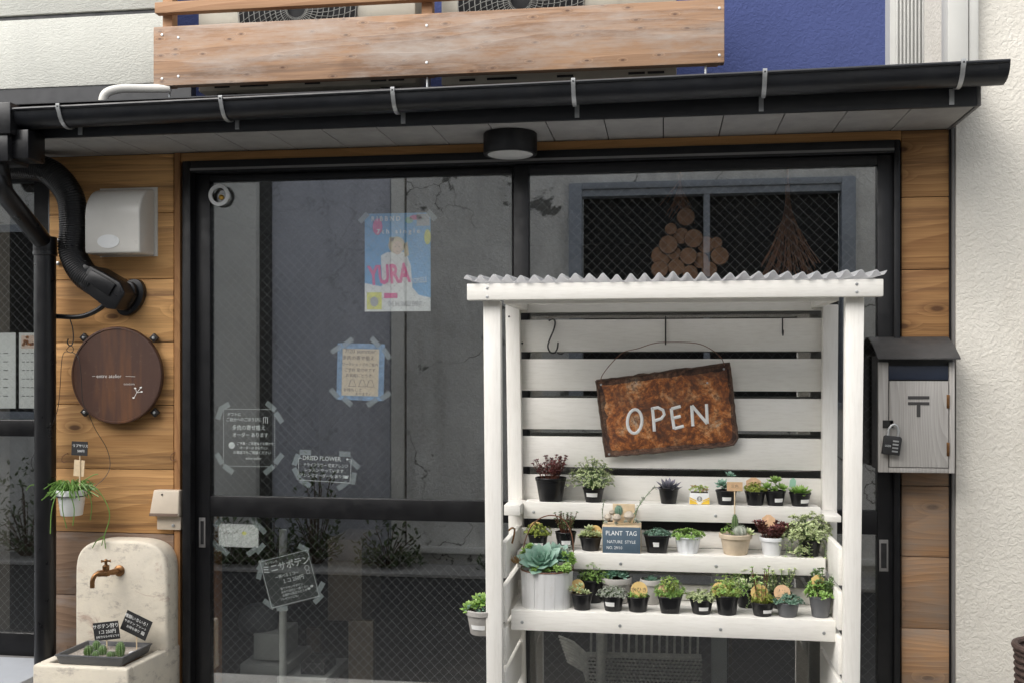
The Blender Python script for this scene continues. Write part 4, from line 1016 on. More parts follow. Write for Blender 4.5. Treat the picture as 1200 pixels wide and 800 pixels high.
mb=MB(); put_text(mb,'LOCK',-5,-1,3.2,F@Matrix.Translation((0,0,6.6)),rot=0,sx=.8); mb.build('lettering',M['chalk'],lk)

# ------------------------------------------------------------------ things on the door glass (inside of the pane)
YI=.0375
def tapes(o,F,lst,mt='tape',name='tape_piece'):
    for x,y,a in lst:
        mb=MB(); T=F@Matrix.Translation((x,y,.15))@Matrix.Rotation(radians(a),4,'Z'); lbox(mb,T,-7,7,-3.1,3.1,0,.25); mb.build(name,M[mt],o)
# idol poster -> generic pop concert poster
po=thing('concert_poster',at(465,365,YI),'blue and pink pop single poster taped high on the left glass door','poster')
F=pframe(465.8,307.5,YI); hw,hh=39.6,57.5
def lay(name,mat,z,fn):
    mb=MB(); fn(mb,F@Matrix.Translation((0,0,z))); return mb.build(name,M[mat],po)
lay('sheet','p_sky',0,lambda m,f:lbox(m,f,-hw,hw,-hh,hh,-.2,0))
lay('print_pale_base','p_white',.02,lambda m,f:lpoly(m,f,[(-hw,-hh),(hw,-hh),(hw,-42),(24,-38),(-4,-22),(-20,-28),(-hw,-24)],0,.1))
lay('print_jacket','p_white',.15,lambda m,f:[lpoly(m,f,[(-18,-30),(-20,8),(-12,12),(10,12),(16,-4),(18,-30)],0,.1),lpoly(m,f,[(6,-30),(18,-30),(34,-48),(10,-48)],0,.1)])
lay('print_hair','p_hair',.28,lambda m,f:[lpoly(m,f,ell(-1,20,10,10),0,.1),lpoly(m,f,[(7,20),(12,24),(14,8),(9,6)],0,.1),lpoly(m,f,ell(-7,27,3,3,10),0,.1)])
lay('print_face','p_skin',.41,lambda m,f:lpoly(m,f,ell(0,17,6,8),0,.1))
lay('print_confetti','p_pink',.15,lambda m,f:[lpoly(m,f,ell(-24,42,6,10,10),0,.1),lpoly(m,f,ell(22,52,8,3,10),0,.1)])
lay('print_confetti','p_green',.15,lambda m,f:lpoly(m,f,ell(14,49,5,4,8),0,.1))
lay('print_confetti','p_yellow',.15,lambda m,f:[lpoly(m,f,ell(36,29,4,9,12),0,.1),lpoly(m,f,[(-37,-55),(-19,-55),(-19,-35),(-37,-35)],0,.1)])
lay('print_confetti','p_grey',.15,lambda m,f:[lpoly(m,f,[(23,42),(38.5,42),(38.5,56),(23,56)],0,.1),lpoly(m,f,ell(-28,-46,5,6,10),.15,.25)])
lay('lettering','p_pink',.55,lambda m,f:put_text(m,'YURA',-10,-15,31,f,sx=.62,off=.03,rot=4)); lay('print_banner','p_pink',.55,lambda m,f:lbox(m,f,-16,0,-42,-36,0,.1))
lay('print_face_lines','ink_brown',.53,lambda m,f:[stroke(m,f,[(-3.2,18),(-1.6,18.3)],.5),stroke(m,f,[(1.6,18.3),(3.2,18)],.5),stroke(m,f,[(-1.2,13),(0,12.5),(1.2,13)],.5)])
lay('print_flecks','p_grey',.3,lambda m,f:[lbox(m,f,x,x+1.2,y,y+1,0,.1) for x,y in [(-14,6),(-8,2),(5,8),(11,-4),(-16,-12),(14,-20),(20,-40),(8,-24),(26,-44),(-4,-28),(2,-34)]])
lay('lettering','p_white',.55,lambda m,f:[put_text(m,'R I B B N D',-14,51,8,f,sx=.9,off=.02),put_text(m,'7 t h   s i n g l e',1,36,7.5,f,sx=1.1,off=.02),put_text(m,'COOMSELE',24,-22,9,f,sx=.5,rot=6)])
lay('small_print','p_grey',.58,lambda m,f:[put_text(m,'THE 3rd SINGLE EVENT',9,-49,8,f,sx=.5,off=.02),put_text(m,'ON SALE',-28,-43,5,f,sx=.7)])
tapes(po,F,[(-41,53,45),(41,54,-50)])
# blue-edged note
nn_=thing('taped_note',at(422,468,YI),'cream handwritten note edged with blue tape on the left glass door','note')
F=pframe(422.5,435.5,YI,-1.5); 
def lay2(o,name,mat,z,fn,F): mb=MB(); fn(mb,F@Matrix.Translation((0,0,z))); return mb.build(name,M[mat],o)
lay2(nn_,'sheet','note_paper',0,lambda m,f:lbox(m,f,-25,25,-31,31,-.2,0),F)
for a in ((-28.5,-22.5,-33,33),(22,28.5,-33,33),(-22.3,21.8,27,33.2),(-22.3,21.8,-33.2,-28)): lay2(nn_,'edge_tape','blue_tape',.05,lambda m,f:lbox(m,f,a[0],a[1],a[2],a[3],0,.12),F)
def hand(m,f):
    put_text(m,'7/20 summer',-1,24,7,f,off=-.005); put_text(m,'多肉の寄せ植え',-3,16,5.6,f); put_text(m,'ワークショップのご案内',-1,8.5,4,f); put_text(m,'ご予約 受付中です',-1,2,4.6,f); put_text(m,'お気軽にどうぞ',-2,-4.5,4.6,f); put_text(m,'お待ちして',-9,-21.5,4.6,f); put_text(m,'おります♪',3,-26,4,f)
    for x in (-10,2,12): stroke(m,f,[(x-4,-17),(x-1,-9),(x+2,-9),(x+5,-17),(x-4,-17)],.5)
lay2(nn_,'handwriting','ink_brown',.06,hand,F)
tapes(nn_,F,[(-16,34,40),(17,35,-45),(-30,26,30),(31,22,-55),(-31,-26,-45),(31,-27,35),(-15,-35,-40),(15,-35,35)])
# clear film sign 1
f1=thing('window_notice',at(291,548,YI),'square clear notice with dashed border and white Japanese handwriting, lower left of the glass','notice')
F=pframe(291.5,512.5,YI,0)
lay2(f1,'film','film',0,lambda m,f:lbox(m,f,-33,33,-36,36,-.1,0),F)
def wr(m,f):
    for k in range(26):
        x=-31+k*2.45; lbox(m,f,x,x+1.3,33,33.7,0,.1); lbox(m,f,x,x+1.3,-33.7,-33,0,.1)
        y=-32.5+k*2.6; lbox(m,f,-31.4,-30.7,y,y+1.4,0,.1); lbox(m,f,31.6,32.3,y,y+1.4,0,.1)
    for s_,x,y,z_ in (('ギフトに',-18,27,4.6),('ご自分へのごほうびに',-6,21,4.8),('多肉の寄せ植え',0,11.5,6.4),('オーダー あります',2,3,5.8),('ご予算・ご希望などお聞かせ',8,-7,3.8),('オーダーは お気軽に♪',6,-12,3.8),('お電話でもご相談ください',4,-17.5,4.2),('entre atelier',6,-24,4.2)): put_text(m,s_,x,y,z_,f,off=.012,sx=.92)
    lpoly(m,f,ell(-21,-9,4,4,10),0,.1); stroke(m,f,[(18,17),(18,24),(23,24),(23,17)],1); stroke(m,f,[(20.5,17),(20.5,25)],.8)
lay2(f1,'handwriting','chalk',.1,wr,F)
tapes(f1,F,[(-30,36,30),(27,37,-40),(-36,28,70),(37,24,-55),(-36,-25,-60),(37,-24,50),(-25,-37,-35),(25,-37,40)])
f2=thing('window_notice',at(382,570,YI),'small wide clear notice headed DRIED FLOWER at the bottom of the glass','notice')
F=pframe(380.5,549.5,YI,-1.5)
lay2(f2,'film','film',0,lambda m,f:lbox(m,f,-33,33,-16,18,-.1,0),F)
def wr2(m,f):
    stroke(m,f,[(-28,12),(-32,12),(-32,-13.5),(31,-14.5),(32,13),(27,13)],.8)
    for s_,x,y,z_,sx in (('DRIED FLOWER',-4,12.5,7.2,.92),('ドライフラワー 花束アレンジ',1,4.5,4.6,.9),('レッスン やっています',-1,-1.5,4.7,1),('アレンジオーダーも あります',0,-8,4.8,.95)): put_text(m,s_,x,y,z_,f,off=.015,sx=sx)
    lpoly(m,f,ell(26,-8,2,2,8),0,.1); lpoly(m,f,ell(-31,12.5,1.3,1.3,8),0,.1); lpoly(m,f,ell(27,13,1.3,1.3,8),0,.1)
lay2(f2,'handwriting','chalk',.1,wr2,F)
tapes(f2,F,[(-24,19,0),(24,19,0),(-35,10,70),(36,8,-40),(-34,-6,-60),(35,-9,80),(-23,-17,-30),(22,-18,35)])
f3=thing('window_notice',at(279,641,YI),'plain white paper taped under the middle rail of the left door','notice')
F=pframe(279.5,627,YI,-.5)
lay2(f3,'sheet','paper',0,lambda m,f:lbox(m,f,-24.5,24.5,-13.5,13.5,-.2,0),F)
lay2(f3,'print','ink_brown',.05,lambda m,f:[stroke(m,f,[(-18,1),(-15,5),(-13,1),(-11,4)],.5),stroke(m,f,[(-6,2),(-2,5),(2,1)],.4)],F)
lay2(f3,'print_flower','p_yellow',.05,lambda m,f:lpoly(m,f,ell(7,3,3,2.2,8),0,.1),F)
tapes(f3,F,[(-25,15,50),(19,17,-50),(-27,-13,-50),(27,-14,50),(-18,-18,-40),(17,-18,35),(28,9,-45)])
f4=thing('window_notice',at(340,716,YI),'tilted dark card about mini cacti with white hand lettering on the lower glass','notice')
F=pframe(339.5,678,YI,15.2)
lay2(f4,'card','smoke_card',0,lambda m,f:lbox(m,f,-31.5,31.5,-29,29.5,-.2,0),F)
def wr3(m,f):
    stroke(m,f,[(-30,-27.5),(30,-27.5),(30,28),(-30,28),(-30,-27.5)],.8)
    for s_,x,y,z_ in (('☆いろいろ',-17,24,3.4),('ミニサボテン',0,16.5,10.5),('～選べる１コ～',-2,5.5,4.5),('１コ 250円',4,-1,6),('育てやすいサボテン',0,-9,3.3),('水やりは月に一度くらい',3,-13,3.3),('お部屋の窓辺でどうぞ',2,-17,3.3),('プレゼントにも♪',-6,-21,3.3)): put_text(m,s_,x,y,z_,f,off=.015,sx=.95)
    for x,y in ((24,-14),(20,-16)): lpoly(m,f,ell(x,y,2,1.5,8),0,.1)
    stroke(m,f,ell(24,8,2.6,3,10)+[(26.6,8)],.6); stroke(m,f,[(22,5),(22.5,1),(25.5,1),(26,5)],.6)
    for x,y in ((-30,28),(30,28),(-30,-27.5),(30,-27.5)): stroke(m,f,ell(x,y,1.6,1.6,8)+[(x+1.6,y)],.6)
lay2(f4,'handwriting','chalk',.1,wr3,F)
tapes(f4,F,[(-30,24,45),(-34,15,60),(26,31,-40),(34,-18,45),(-33,-22,-50),(-18,-31,-10),(28,-30,30)])
# ring on the glass
rg=thing('ring_sticker',at(257,242,.008),'white marbled ring with a brass bell knob at the top left of the glass','ring')
F=pframe(257,229,.010); mb=MB(); n=28; vs=[]
for r_,z_ in ((8.6,0),(12.8,0),(12.8,1.6),(8.6,1.6)):
    for k in range(n): vs.append((r_*cos(2*pi*k/n),r_*sin(2*pi*k/n),z_))
fs=[(j*n+k,j*n+(k+1)%n,((j+1)%4)*n+(k+1)%n,((j+1)%4)*n+k) for j in range(4) for k in range(n)]
mb.add(vs,fs,F); mb.build('ring',M['pot_glaze'],rg,ang=30)
MB().lathe([(.0105,0),(.010,.004),(.006,.009),(.0005,.0105)],at(259.5,231.5,.009),16,axis='Y').build('bell_knob',M['gold'],rg)

# ------------------------------------------------------------------ succulents on the stand
def B(kind,col,**k):
    def f(c,rt,s,rng,P):
        fo=P('foliage',col)
        if kind=='rosette': rosette(fo,c,k.get('R',1.1)*rt,k.get('n',26),k.get('W',.42),Vector(k.get('ax',(0,-.25,1))),k.get('lo',4),k.get('hi',80),rng,k.get('T',.35))
        elif kind=='rosettes':
            for x,y,z,r in k['at']: rosette(fo,c+Vector((x*rt,y*rt,z*rt)),r*1.25*rt,k.get('n',20),k.get('W',.5),Vector((x*.5,-.35,1)),5,80,rng,.4)
        elif kind=='bush': bush(fo,c,k.get('rx',1.3)*rt*1.18,k.get('h',1.4)*rt*1.15,int(k.get('n',90)*1.6),k.get('ls',.006)*1.4,rng,P('stems',k.get('st','l_dark')),k.get('k',6),k.get('W',.6),[q*rt for q in k.get('lean',(0,0,0))])
        elif kind=='upright': upright(fo,c,k.get('rx',1)*rt,k.get('h',2)*rt,int(k.get('n',14)*1.3),k.get('ls',.007)*1.6,rng,P('stems',k.get('st','l_brown')),k.get('W',.55))
        elif kind=='needles': (needles(fo,c,k.get('rx',1)*rt,k.get('h',1.2)*rt*.6,k.get('n',90)//3,rng,k.get('w',.0022)),bush(fo,c,k.get('rx',1)*rt*1.15,k.get('h',1.2)*rt,int(k.get('n',90)*.5),.0075,rng,P('stems','l_moss'),9,.3))
        for g_ in k.get('more',()): g_(c,rt,s,rng,P)
    return f
def off(fn,x,y,z): return lambda c,rt,s,rng,P: fn(c+Vector((x*rt,y*rt,z*rt)),rt,s,rng,P)
def trails(col,lst,ls=.007):
    def f(c,rt,s,rng,P):
        for pts in lst: trail(P('trailing_stems',col),P('stems','l_dark'),[c+Vector((a*rt,b*rt,d*rt)) for a,b,d in pts],ls,rng)
    return f
Y1,Y2,YA,YR=-.178,-.275,-.42,-.312
# top shelf
potted('black pot of dark red stonecrop, leftmost on the top shelf of the stand',645.5,Z1,Y1,36,28,'black',B('upright','l_red',rx=1.15,h=1.5,n=26,ls=.0085,st='l_brown',W=.5),seed=1)
potted('black pot overflowing with pale sedum, second from left on the top shelf',695.5,Z1,Y1,25,17,'black',B('bush','l_pale',rx=2.0,h=2.6,n=150,ls=.0065,lean=(-.25,0,.1)),(-.1,.55,.5,.22),seed=2)
potted('black pot with a grey-purple spiky echeveria on the top shelf below the rusty sign',783.5,Z1,Y1,23.5,19,'black',B('rosette','l_purple',R=1.5,n=34,W=.3,lo=6,hi=84),seed=3)
# toy van planter
def van():
    c=at(819.5,600,Y1); s=mpp(819.5,Y1); c=Vector((c.x,Y1,Z1)); o=thing('van_planter',c,'small white and yellow planter shaped like a van front, on the top shelf','planter')
    w_,h=12.3*s,13.5*s; mb=MB(); mb.prism([(-w_,0),(w_,0),(w_*.97,h*.6),(w_*.86,h),(-w_*.86,h),(-w_*.97,h*.6)],-.02,.025,'XZ',Matrix.Translation(c)); mb.build('body',M['pot_glaze'],o,bevel=.003)
    F=pframe(819.5,600,Y1-.0202); F.translation=c+Vector((0,-.0203,h*.5)); mb=MB()
    for sg in (-1,1): lpoly(mb,F,[(sg*11.6,-6.0),(sg*11.5,0),(sg*4,-3.5),(sg*1.5,-6.2)][::sg],0,.3); lpoly(mb,F,[(sg*11.7,1),(sg*11.3,2),(sg*3,-2),(sg*4,-2.8)][::sg],0,.3)
    mb.build('yellow_panels',M['yellow'],o); mb=MB(); stroke(mb,F,ell(0,0,2.6,2.6,14)+[(2.6,0)],.7); stroke(mb,F,[(-1.6,1.4),(-.7,-1.5),(0,.4),(.7,-1.5),(1.6,1.4)],.5); mb.build('emblem',M['pot_grey'],o)
    MB().box(c.x-w_*.8,c.x+w_*.8,Y1-.015,Y1+.02,Z1+h*.8,Z1+h*1.02).build('soil',M['soil'],o)
    rng=random.Random(5); fo=MB(); f2=MB()
    for i in range(30): rosette(fo if i%3 else f2,c+Vector((rng.uniform(-.85,.8)*w_,rng.uniform(-.015,.015),h*1.05+rng.uniform(0,7)*s)),.009,8,.6,Vector((rng.uniform(-.6,.6),-.5,1)),5,70,rng)
    fo.build('foliage',M['l_lime'],o); f2.build('foliage',M['l_orange'],o)
van()
potted('black pot of blue-green succulent behind the square wooden tag, top shelf',851,Z1,Y1,24.5,17,'black',B('rosettes','l_blue',at=[(-.4,0,.6,.7),(.35,-.1,1.5,.5),(.9,-.1,.1,.5),(.0,.1,.3,.6)],n=16,more=()),(.0,.45,.4,.2),seed=6)
potted('black pot of mossy sedum with an orange tag behind it, top shelf',885,Z1,Y1,24,16.5,'black',B('bush','l_moss',rx=1.0,h=.9,n=60,ls=.006),seed=7)
potted('black pot with three pale green rosettes on stems, top shelf',908.5,Z1,Y1,24,17.5,'black',B('rosettes','l_green',at=[(-.75,0,.4,.65),(.0,.1,1.0,.7),(.55,-.1,.35,.65),(-.1,-.2,.2,.5)],n=20),(.25,.4,.38,.2),seed=8)
potted('black pot with one flat bright green rosette, rightmost on the top shelf',937.5,Z1,Y1,25,16,'black',B('rosette','l_green',R=1.35,n=34,W=.36,lo=3,hi=60,ax=(0,-.2,1)),(.35,.4,.38,.22),seed=9)
tagthing('rect','small square wooden tag on a long stick before the top shelf pots',861,569.5,-.245,18,10.5,0,stickto=628,text=[('三色',0,0,4.5)])
tagthing('tab','orange kraft tag standing behind the mossy sedum of the top shelf',883,566.5,Y1+.03,17,15,0,stickto=578,mt='disc_tag2')
tagthing('tab','mint green tag standing behind the rightmost pot of the top shelf',929,565,Y1+.03,7,11,-6,stickto=578,mt='p_green')
# middle shelf
potted('black pot of yellow-green moss under the bucket handle, leftmost on the middle shelf',630.5,Z2,Y2,23.5,17,'black',B('bush','l_moss',rx=1.25,h=1.1,n=110,ls=.005,k=7),(.15,.35,.4,.2),seed=11)
potted('black pot of thin twiggy plant beside the bucket handle, middle shelf',663,Z2,Y2,24.5,21,'black',B('upright','l_dark',rx=1.0,h=2.0,n=22,ls=.0055,W=.5),(.1,.45,.42,.18),seed=12)
potted('black pot of pale yellow rosettes with a round tag, left of the blue box',692,Z2,Y2,26,16,'black',B('rosettes','l_pale',at=[(-.5,-.2,.25,.6),(.1,-.2,.2,.6),(-.1,.1,.7,.55),(.6,-.1,.25,.5),(-.8,0,.1,.4)],n=18),seed=13)
potted('black square pot of low blue-green sedum right of the blue box, middle shelf',770,Z2,Y2,30,21,'square',B('bush','l_bluedark',rx=1.0,h=.45,n=60,ls=.007,k=7),(-.25,.5,.4,.2),seed=14)
potted('ribbed whitewashed pot of small green rosettes on the middle shelf',806,Z2,Y2,31,19.5,'ribbed',B('bush','l_green',rx=1.1,h=.55,n=55,ls=.008,k=9),seed=15)
def cactusmix(c,rt,s,rng,P):
    cactus(P('cactus','l_dark'),c+Vector((-.05*rt,-.1*rt,.1*rt)),.19*rt,1.25*rt,7,P('spines','l_greygreen'),rng)
    cactus(P('cactus_ball','l_greygreen'),c+Vector((.25*rt,-.35*rt,-.1*rt)),.38*rt,.75*rt,10,P('spines','l_greygreen'),rng)
    bush(P('foliage','l_green'),c+Vector((-.5*rt,-.1*rt,0)),.5*rt,.8*rt,30,.008,rng,None); rosette(P('foliage','l_pale'),c+Vector((.75*rt,-.3*rt,.2*rt)),.5*rt,18,.5,Vector((.3,-.4,1)),5,75,rng)
potted('sandy clay pot of mixed cacti and rosettes in the middle of the middle shelf',862,Z2,Y2,37,24,'clay',cactusmix,seed=16,soil='gravel')
potted('smooth white pot of dark red kalanchoe on the middle shelf',904,Z2,Y2,27,21,'white',B('upright','l_red',rx=1.5,h=1.5,n=24,ls=.010,W=.62,st='l_brown'),seed=17)
potted('black pot of sprawling pale green jade plant, right end of the middle shelf',949,Z2,Y2,26,19,'black',B('bush','l_pale',rx=2.0,h=2.2,n=130,ls=.0085,k=6,lean=(-.2,0,.2),W=.62,more=(off(B('bush','l_pale',rx=.9,h=.8,n=30,ls=.008,W=.62),-1.5,-.5,.2),off(B('bush','l_pale',rx=.6,h=.5,n=18,ls=.008,W=.62),-.9,-1.0,-.9),off(B('bush','l_lime',rx=.5,h=.5,n=14,ls=.007,W=.62),.2,-1.1,-1.9),trails('l_pale',[[(-.6,-.3,.8),(-1.8,-.7,.2),(-2.2,-.9,-1.2)],[(-.3,-.5,.5),(-1.1,-1.0,-.3),(-1.3,-1.2,-1.9)],[(.5,-.4,.6),(1.1,-.8,0),(1.2,-1,-1.2)],[(0,-.5,.4),(-.2,-1.1,-.6),(.1,-1.2,-2.4),(.3,-1.2,-3.2)],[(-1,0,1.2),(-2.2,-.5,.9),(-2.7,-.6,-.2)],[(-.8,-.2,1.0),(-1.6,-.7,.6),(-1.7,-.9,-.8)],[(-.4,-.4,.8),(-.9,-1.0,.1),(-.8,-1.1,-1.4)]],.014),)),seed=18)
tagthing('round','yellow round tag half hidden in the moss pot of the middle shelf',628,617,Y2+.02,15,13,0,mt='disc_tag',stickto=632)
tagthing('round','yellow round tag with writing in the pot left of the blue PLANT TAG box',697.5,622.5,Y2+.012,15.5,15.5,0,mt='disc_tag',stickto=634,text=[('みずやり',0,1,3.6)])
tagthing('tab','kraft tag with a paper slip standing behind the dark red kalanchoe',900.5,611,Y2+.02,15,17,0,mt='disc_tag2',stickto=630)
# plant tag box
pb=thing('box_planter',at(728,648,-.31),'slate blue wooden box planter lettered PLANT TAG with stones and small succulents','planter')
x0,x1=at(705.5,630,-.328).x,at(751,630,-.328).x; zt_=at(728,616,-.328).z
MB().box(x0,x1,-.326,-.238,Z2+.0005,zt_).build('wooden_box',M['cork'],pb,bevel=.0015)
MB().box(x0+.0015,x1-.0015,-.3315,-.3263,Z2+.001,zt_-.003).build('front_board',M['slateblue'],pb,bevel=.001)
F=pframe(728,632,-.3317); mb=MB(); put_text(mb,'PLANT  TAG',0,7.5,7.6,F,sx=.86,off=.004); put_text(mb,'NATURE  STYLE',0,-2.5,5.0,F,sx=.95); put_text(mb,'NO. 29/10',-8,-9.5,5.0,F,sx=.85); mb.build('lettering',M['chalk'],pb)
rng=random.Random(21); s=mpp(728,-.29)
for px,py,r,Y in ((712.5,605.5,4.6,-.3),(723,606,5.2,-.31),(737,604,6.4,-.295),(717,600,3.5,-.28)):
    q=at(px,py,Y); MB().lathe([(.0003,-r*.9*s),(r*.6*s,-r*.72*s),(r*.98*s,-r*.1*s),(r*.85*s,r*.45*s),(r*.45*s,r*.8*s),(.0003,r*.88*s)],q,14).build('pebble',M['stone'],pb)
mb=MB(); sp=MB(); cactus(mb,at(725,604,-.28),.012,.035,8,sp,rng); mb.build('cactus',M['l_bluedark'],pb); sp.build('spines',M['l_greygreen'],pb)
fo=MB(); st_=MB()
trail(fo,st_,[at(738,612,-.29),at(744,600,-.285),at(752,588,-.28),at(760,577,-.275),at(767,571,-.27)],.0105,rng,.0055); trail(fo,st_,[at(742,612,-.29),at(747,596,-.28),at(753,584,-.275)],.0105,rng,.0055); trail(fo,st_,[at(707,613,-.3),at(706,600,-.305),at(708,586,-.3)],.0085,rng,.0055)
for px,py in ((733,611),(745,609),(710,612),(748,612),(722,613)): rosette(fo,at(px,py,-.31),.011,14,.5,Vector((0,-.6,1)),5,70,rng)
fo.build('foliage',M['l_greygreen'],pb); st_.build('stems',M['l_dark'],pb)
MB().box(at(718,598,-.25).x,at(744,598,-.25).x,-.245,-.24,zt_,at(728,590,-.25).z).build('back_board',M['cork'],pb,bevel=.001)
# bottom shelf: bucket
bx=at(641,690,-.385); sB=mpp(641,-.385); bc_=Vector((bx.x,-.385,Z3)); rB=29.5*sB; hB=at(641,665,-.385).z-Z3
bk=thing('bucket_planter',bc_,'large whitewashed stave bucket of mixed succulents at the left of the bottom shelf','planter')
for k in range(16):
    mb=MB(); a0,a1=2*pi*k/16+.004,2*pi*(k+1)/16-.004; vs=[]
    for z_ in (0,hB):
        for r_ in (rB,rB-.007):
            for j in range(4): a=a0+(a1-a0)*j/3; rr=r_*(1+.03*z_/hB); vs.append(bc_+Vector((rr*cos(a),rr*sin(a),z_)))
    fs=[]
    for j in range(3): fs+=[(j,j+1,9+j,8+j),(4+j,12+j,13+j,5+j),(8+j,9+j,13+j,12+j),(j,4+j,5+j,j+1)]
    fs+=[(0,8,12,4),(3,7,15,11)]; mb.add(vs,fs); mb.build('stave',M['bucket'],bk,bevel=.0004,seg=1)
MB().tube([bc_+Vector((rB*1.035*cos(2*pi*k/32),rB*1.035*sin(2*pi*k/32),hB-.001)) for k in range(33)],.0022,6,cap=False).build('rim_wire',M['rust_wire'],bk)
MB().lathe([(.001,hB-.012),(rB*.97,hB-.014)],bc_,24).build('soil',M['soil'],bk)
MB().tube(ppath([(611.5,668,-.385),(612,650,-.385),(617,628,-.385),(626,612,-.385),(640,604,-.385),(655,605,-.385),(666,616,-.385),(671.5,635,-.385),(671.5,668,-.385)],6),.0018,6).build('handle_wire',M['rust_wire'],bk)
rng=random.Random(31)
def bigros(px,py,Y,R,n,ax,mat,W=.5):
    c=at(px,py,Y); core=MB().lathe([(.0004,-.006),(.006,-.004),(.004,.004),(.0004,.006)],c,8).build('rosette',M[mat],bk); L_=[]
    rosette(None,c,R,n,W,Vector(ax),4,80,rng,.3,as_list=L_)
    for m_ in L_: m_.build('leaf',M[mat],core,ang=60)
bigros(634,658,-.415,.078,28,(-.1,-.8,1),'l_blue',.62); bigros(654,652,-.375,.058,24,(.3,-.5,1),'l_blue',.6)
fo=MB()
for px,py,r in ((617,645,.024),(612,652,.022),(621,640,.02),(613,659,.02),(618,663,.018),(624,667,.016)): rosette(fo,at(px,py,-.39),r,18,.55,Vector((-.4,-.4,1)),5,75,rng,.5)
for i in range(60): rosette(fo,at(rng.uniform(625,668),rng.uniform(662,669),-.40-.06*rng.random()),.0135*rng.uniform(.8,1.2),12,.6,Vector((rng.uniform(-.3,.3),-.7,1)),5,75,rng,.5)
for i in range(8): rosette(fo,at(rng.uniform(655,672),rng.uniform(648,660),-.40),.016,14,.5,Vector((.3,-.6,1)),5,75,rng,.4)
fo.build('foliage',M['l_green'],bk); fo=MB()
for i in range(14): rosette(fo,at(rng.uniform(657,670),rng.uniform(640,652),-.38),.010,10,.5,Vector((.3,-.4,1)),5,75,rng,.5)
fo.build('grey_foliage',M['l_greygreen'],bk)
fo=MB(); needles(fo,at(607,660,-.41),.018,.035,60,rng,.0016); fo.build('dry_moss',M['l_orange'],bk)
# bottom shelf: pots (front row then rear row)
potted('black pot of pale yellow spreading sedum just right of the bucket, bottom shelf',682,Z3,YA,25,19,'black',B('rosettes','l_pale',at=[(-.9,-.1,.5,.45),(-.4,-.3,.35,.5),(.1,-.3,.2,.5),(-.2,0,.7,.5),(.5,-.2,.2,.4)],n=12,W=.35),seed=41)
potted('black pot of fluffy green sedum behind the pale yellow one, bottom shelf',694,Z3,YR,29,27,'black',B('bush','l_green',rx=1.25,h=1.6,n=190,ls=.005,k=8,W=.3,lean=(.2,0,0)),seed=42)
potted('black pot of silvery grey-green sedum with a white price sticker, bottom shelf',718.5,Z3,YA,26,18,'black',B('bush','l_greygreen',rx=1.25,h=.9,n=110,ls=.0048,k=7),(-.25,.5,.4,.22),seed=43)
potted('pale grey pot with a mint rosette behind the silvery sedum, bottom shelf',722.5,Z3,YR,35,30,'pale',B('rosettes','l_blue',at=[(-.2,0,.3,.75),(.35,-.1,.25,.55),(-.5,-.2,.15,.4)],n=24,W=.42),seed=44)
potted('small black pot of green sedum under a yellow round handwritten tag, bottom shelf',747.5,Z3,YA,27,18,'black',B('needles','l_green',rx=.9,h=.75,n=90,w=.0028),seed=45)
potted('pale grey pot with a small mint rosette behind the yellow handwritten tag',763,Z3,YR,25,29,'pale',B('rosette','l_blue',R=.85,n=22,W=.42,ax=(0,-.3,1)),seed=46)
potted('black square pot of bright green feathery sedum left of the stickered pale one',785,Z3,YA,28,20,'square',B('needles','l_green',rx=1.2,h=1.75,n=330,w=.0022,more=(off(B('bush','l_lime',rx=.8,h=.8,n=40,ls=.005),0,0,.7),)),seed=47)
potted('black pot of low variegated sedum with a white sticker, bottom shelf',822,Z3,YA,27.5,17,'black',B('bush','l_pale',rx=1.15,h=.8,n=75,ls=.0065,k=7,W=.45),(.15,.42,.38,.2),seed=48)
potted('black pot of tall bright green sedum with a round orange tag, bottom shelf',852,Z3,YA,28,23,'black',B('needles','l_lime',rx=1.2,h=1.7,n=330,w=.0022,more=(B('bush','l_green',rx=1.5,h=1.7,n=60,ls=.005,lean=(.3,0,.2)),)),seed=49)
potted('black pot with a round yellow tag, white sticker and tall stem, bottom shelf right',893.5,Z3,YA,27,16,'black',B('needles','l_moss',rx=1.0,h=1.4,n=150,w=.0024,more=(B('upright','l_green',rx=1.0,h=3.1,n=7,ls=.007,W=.5),)),(.35,.4,.36,.2),seed=50)
potted('black pot of variegated trailing plant standing behind the two tagged pots, bottom shelf',875,Z3,YR,26,22,'black',B('bush','l_pale',rx=1.7,h=1.9,n=120,ls=.0062,lean=(.2,0,.1),more=(trails('l_pale',[[(.3,-.5,.3),(.9,-1.2,-.2),(.7,-1.6,-1.0)],[(-.2,-.6,.3),(.1,-1.4,-.5),(-.1,-1.6,-1.2)]],.007),)),seed=51)
potted('dark grey pot of blue-green sedum with a round speckled tag, bottom shelf right',923,Z3,YA,27,17,'grey',B('bush','l_bluedark',rx=1.2,h=.75,n=60,ls=.0075,k=7),seed=52)
potted('black pot of tall thin variegated stems behind the dark grey pot, bottom shelf',915,Z3,YR,25,19,'black',B('upright','l_pale',rx=1.7,h=2.6,n=20,ls=.0075,W=.55,st='l_dark'),seed=53)
potted('tall dark grey pot with an orange tag, rightmost on the bottom shelf',961.5,Z3,YA+.01,26.5,25,'grey',B('bush','l_green',rx=1.3,h=1.5,n=110,ls=.0068,k=7,more=(B('upright','l_dark',rx=1.4,h=2.4,n=12,ls=.009,W=.7,st='l_dark'),)),seed=54)
tagthing('round','cream round tag in the pale yellow sedum right of the bucket',677,686,YA+.028,16,16,0,mt='disc_tag',stickto=702)
tagthing('round','yellow tag top showing above the fluffy green sedum beside the bucket',689,678,YR+.03,15,14,0,mt='disc_tag',stickto=700)
tagthing('round','yellow round tag handwritten in black above the small black pot of the bottom shelf',749,690.5,YA-.004,19.5,19.5,0,mt='disc_tag',stickto=704,text=[('水ひき',0,0,6.2)])
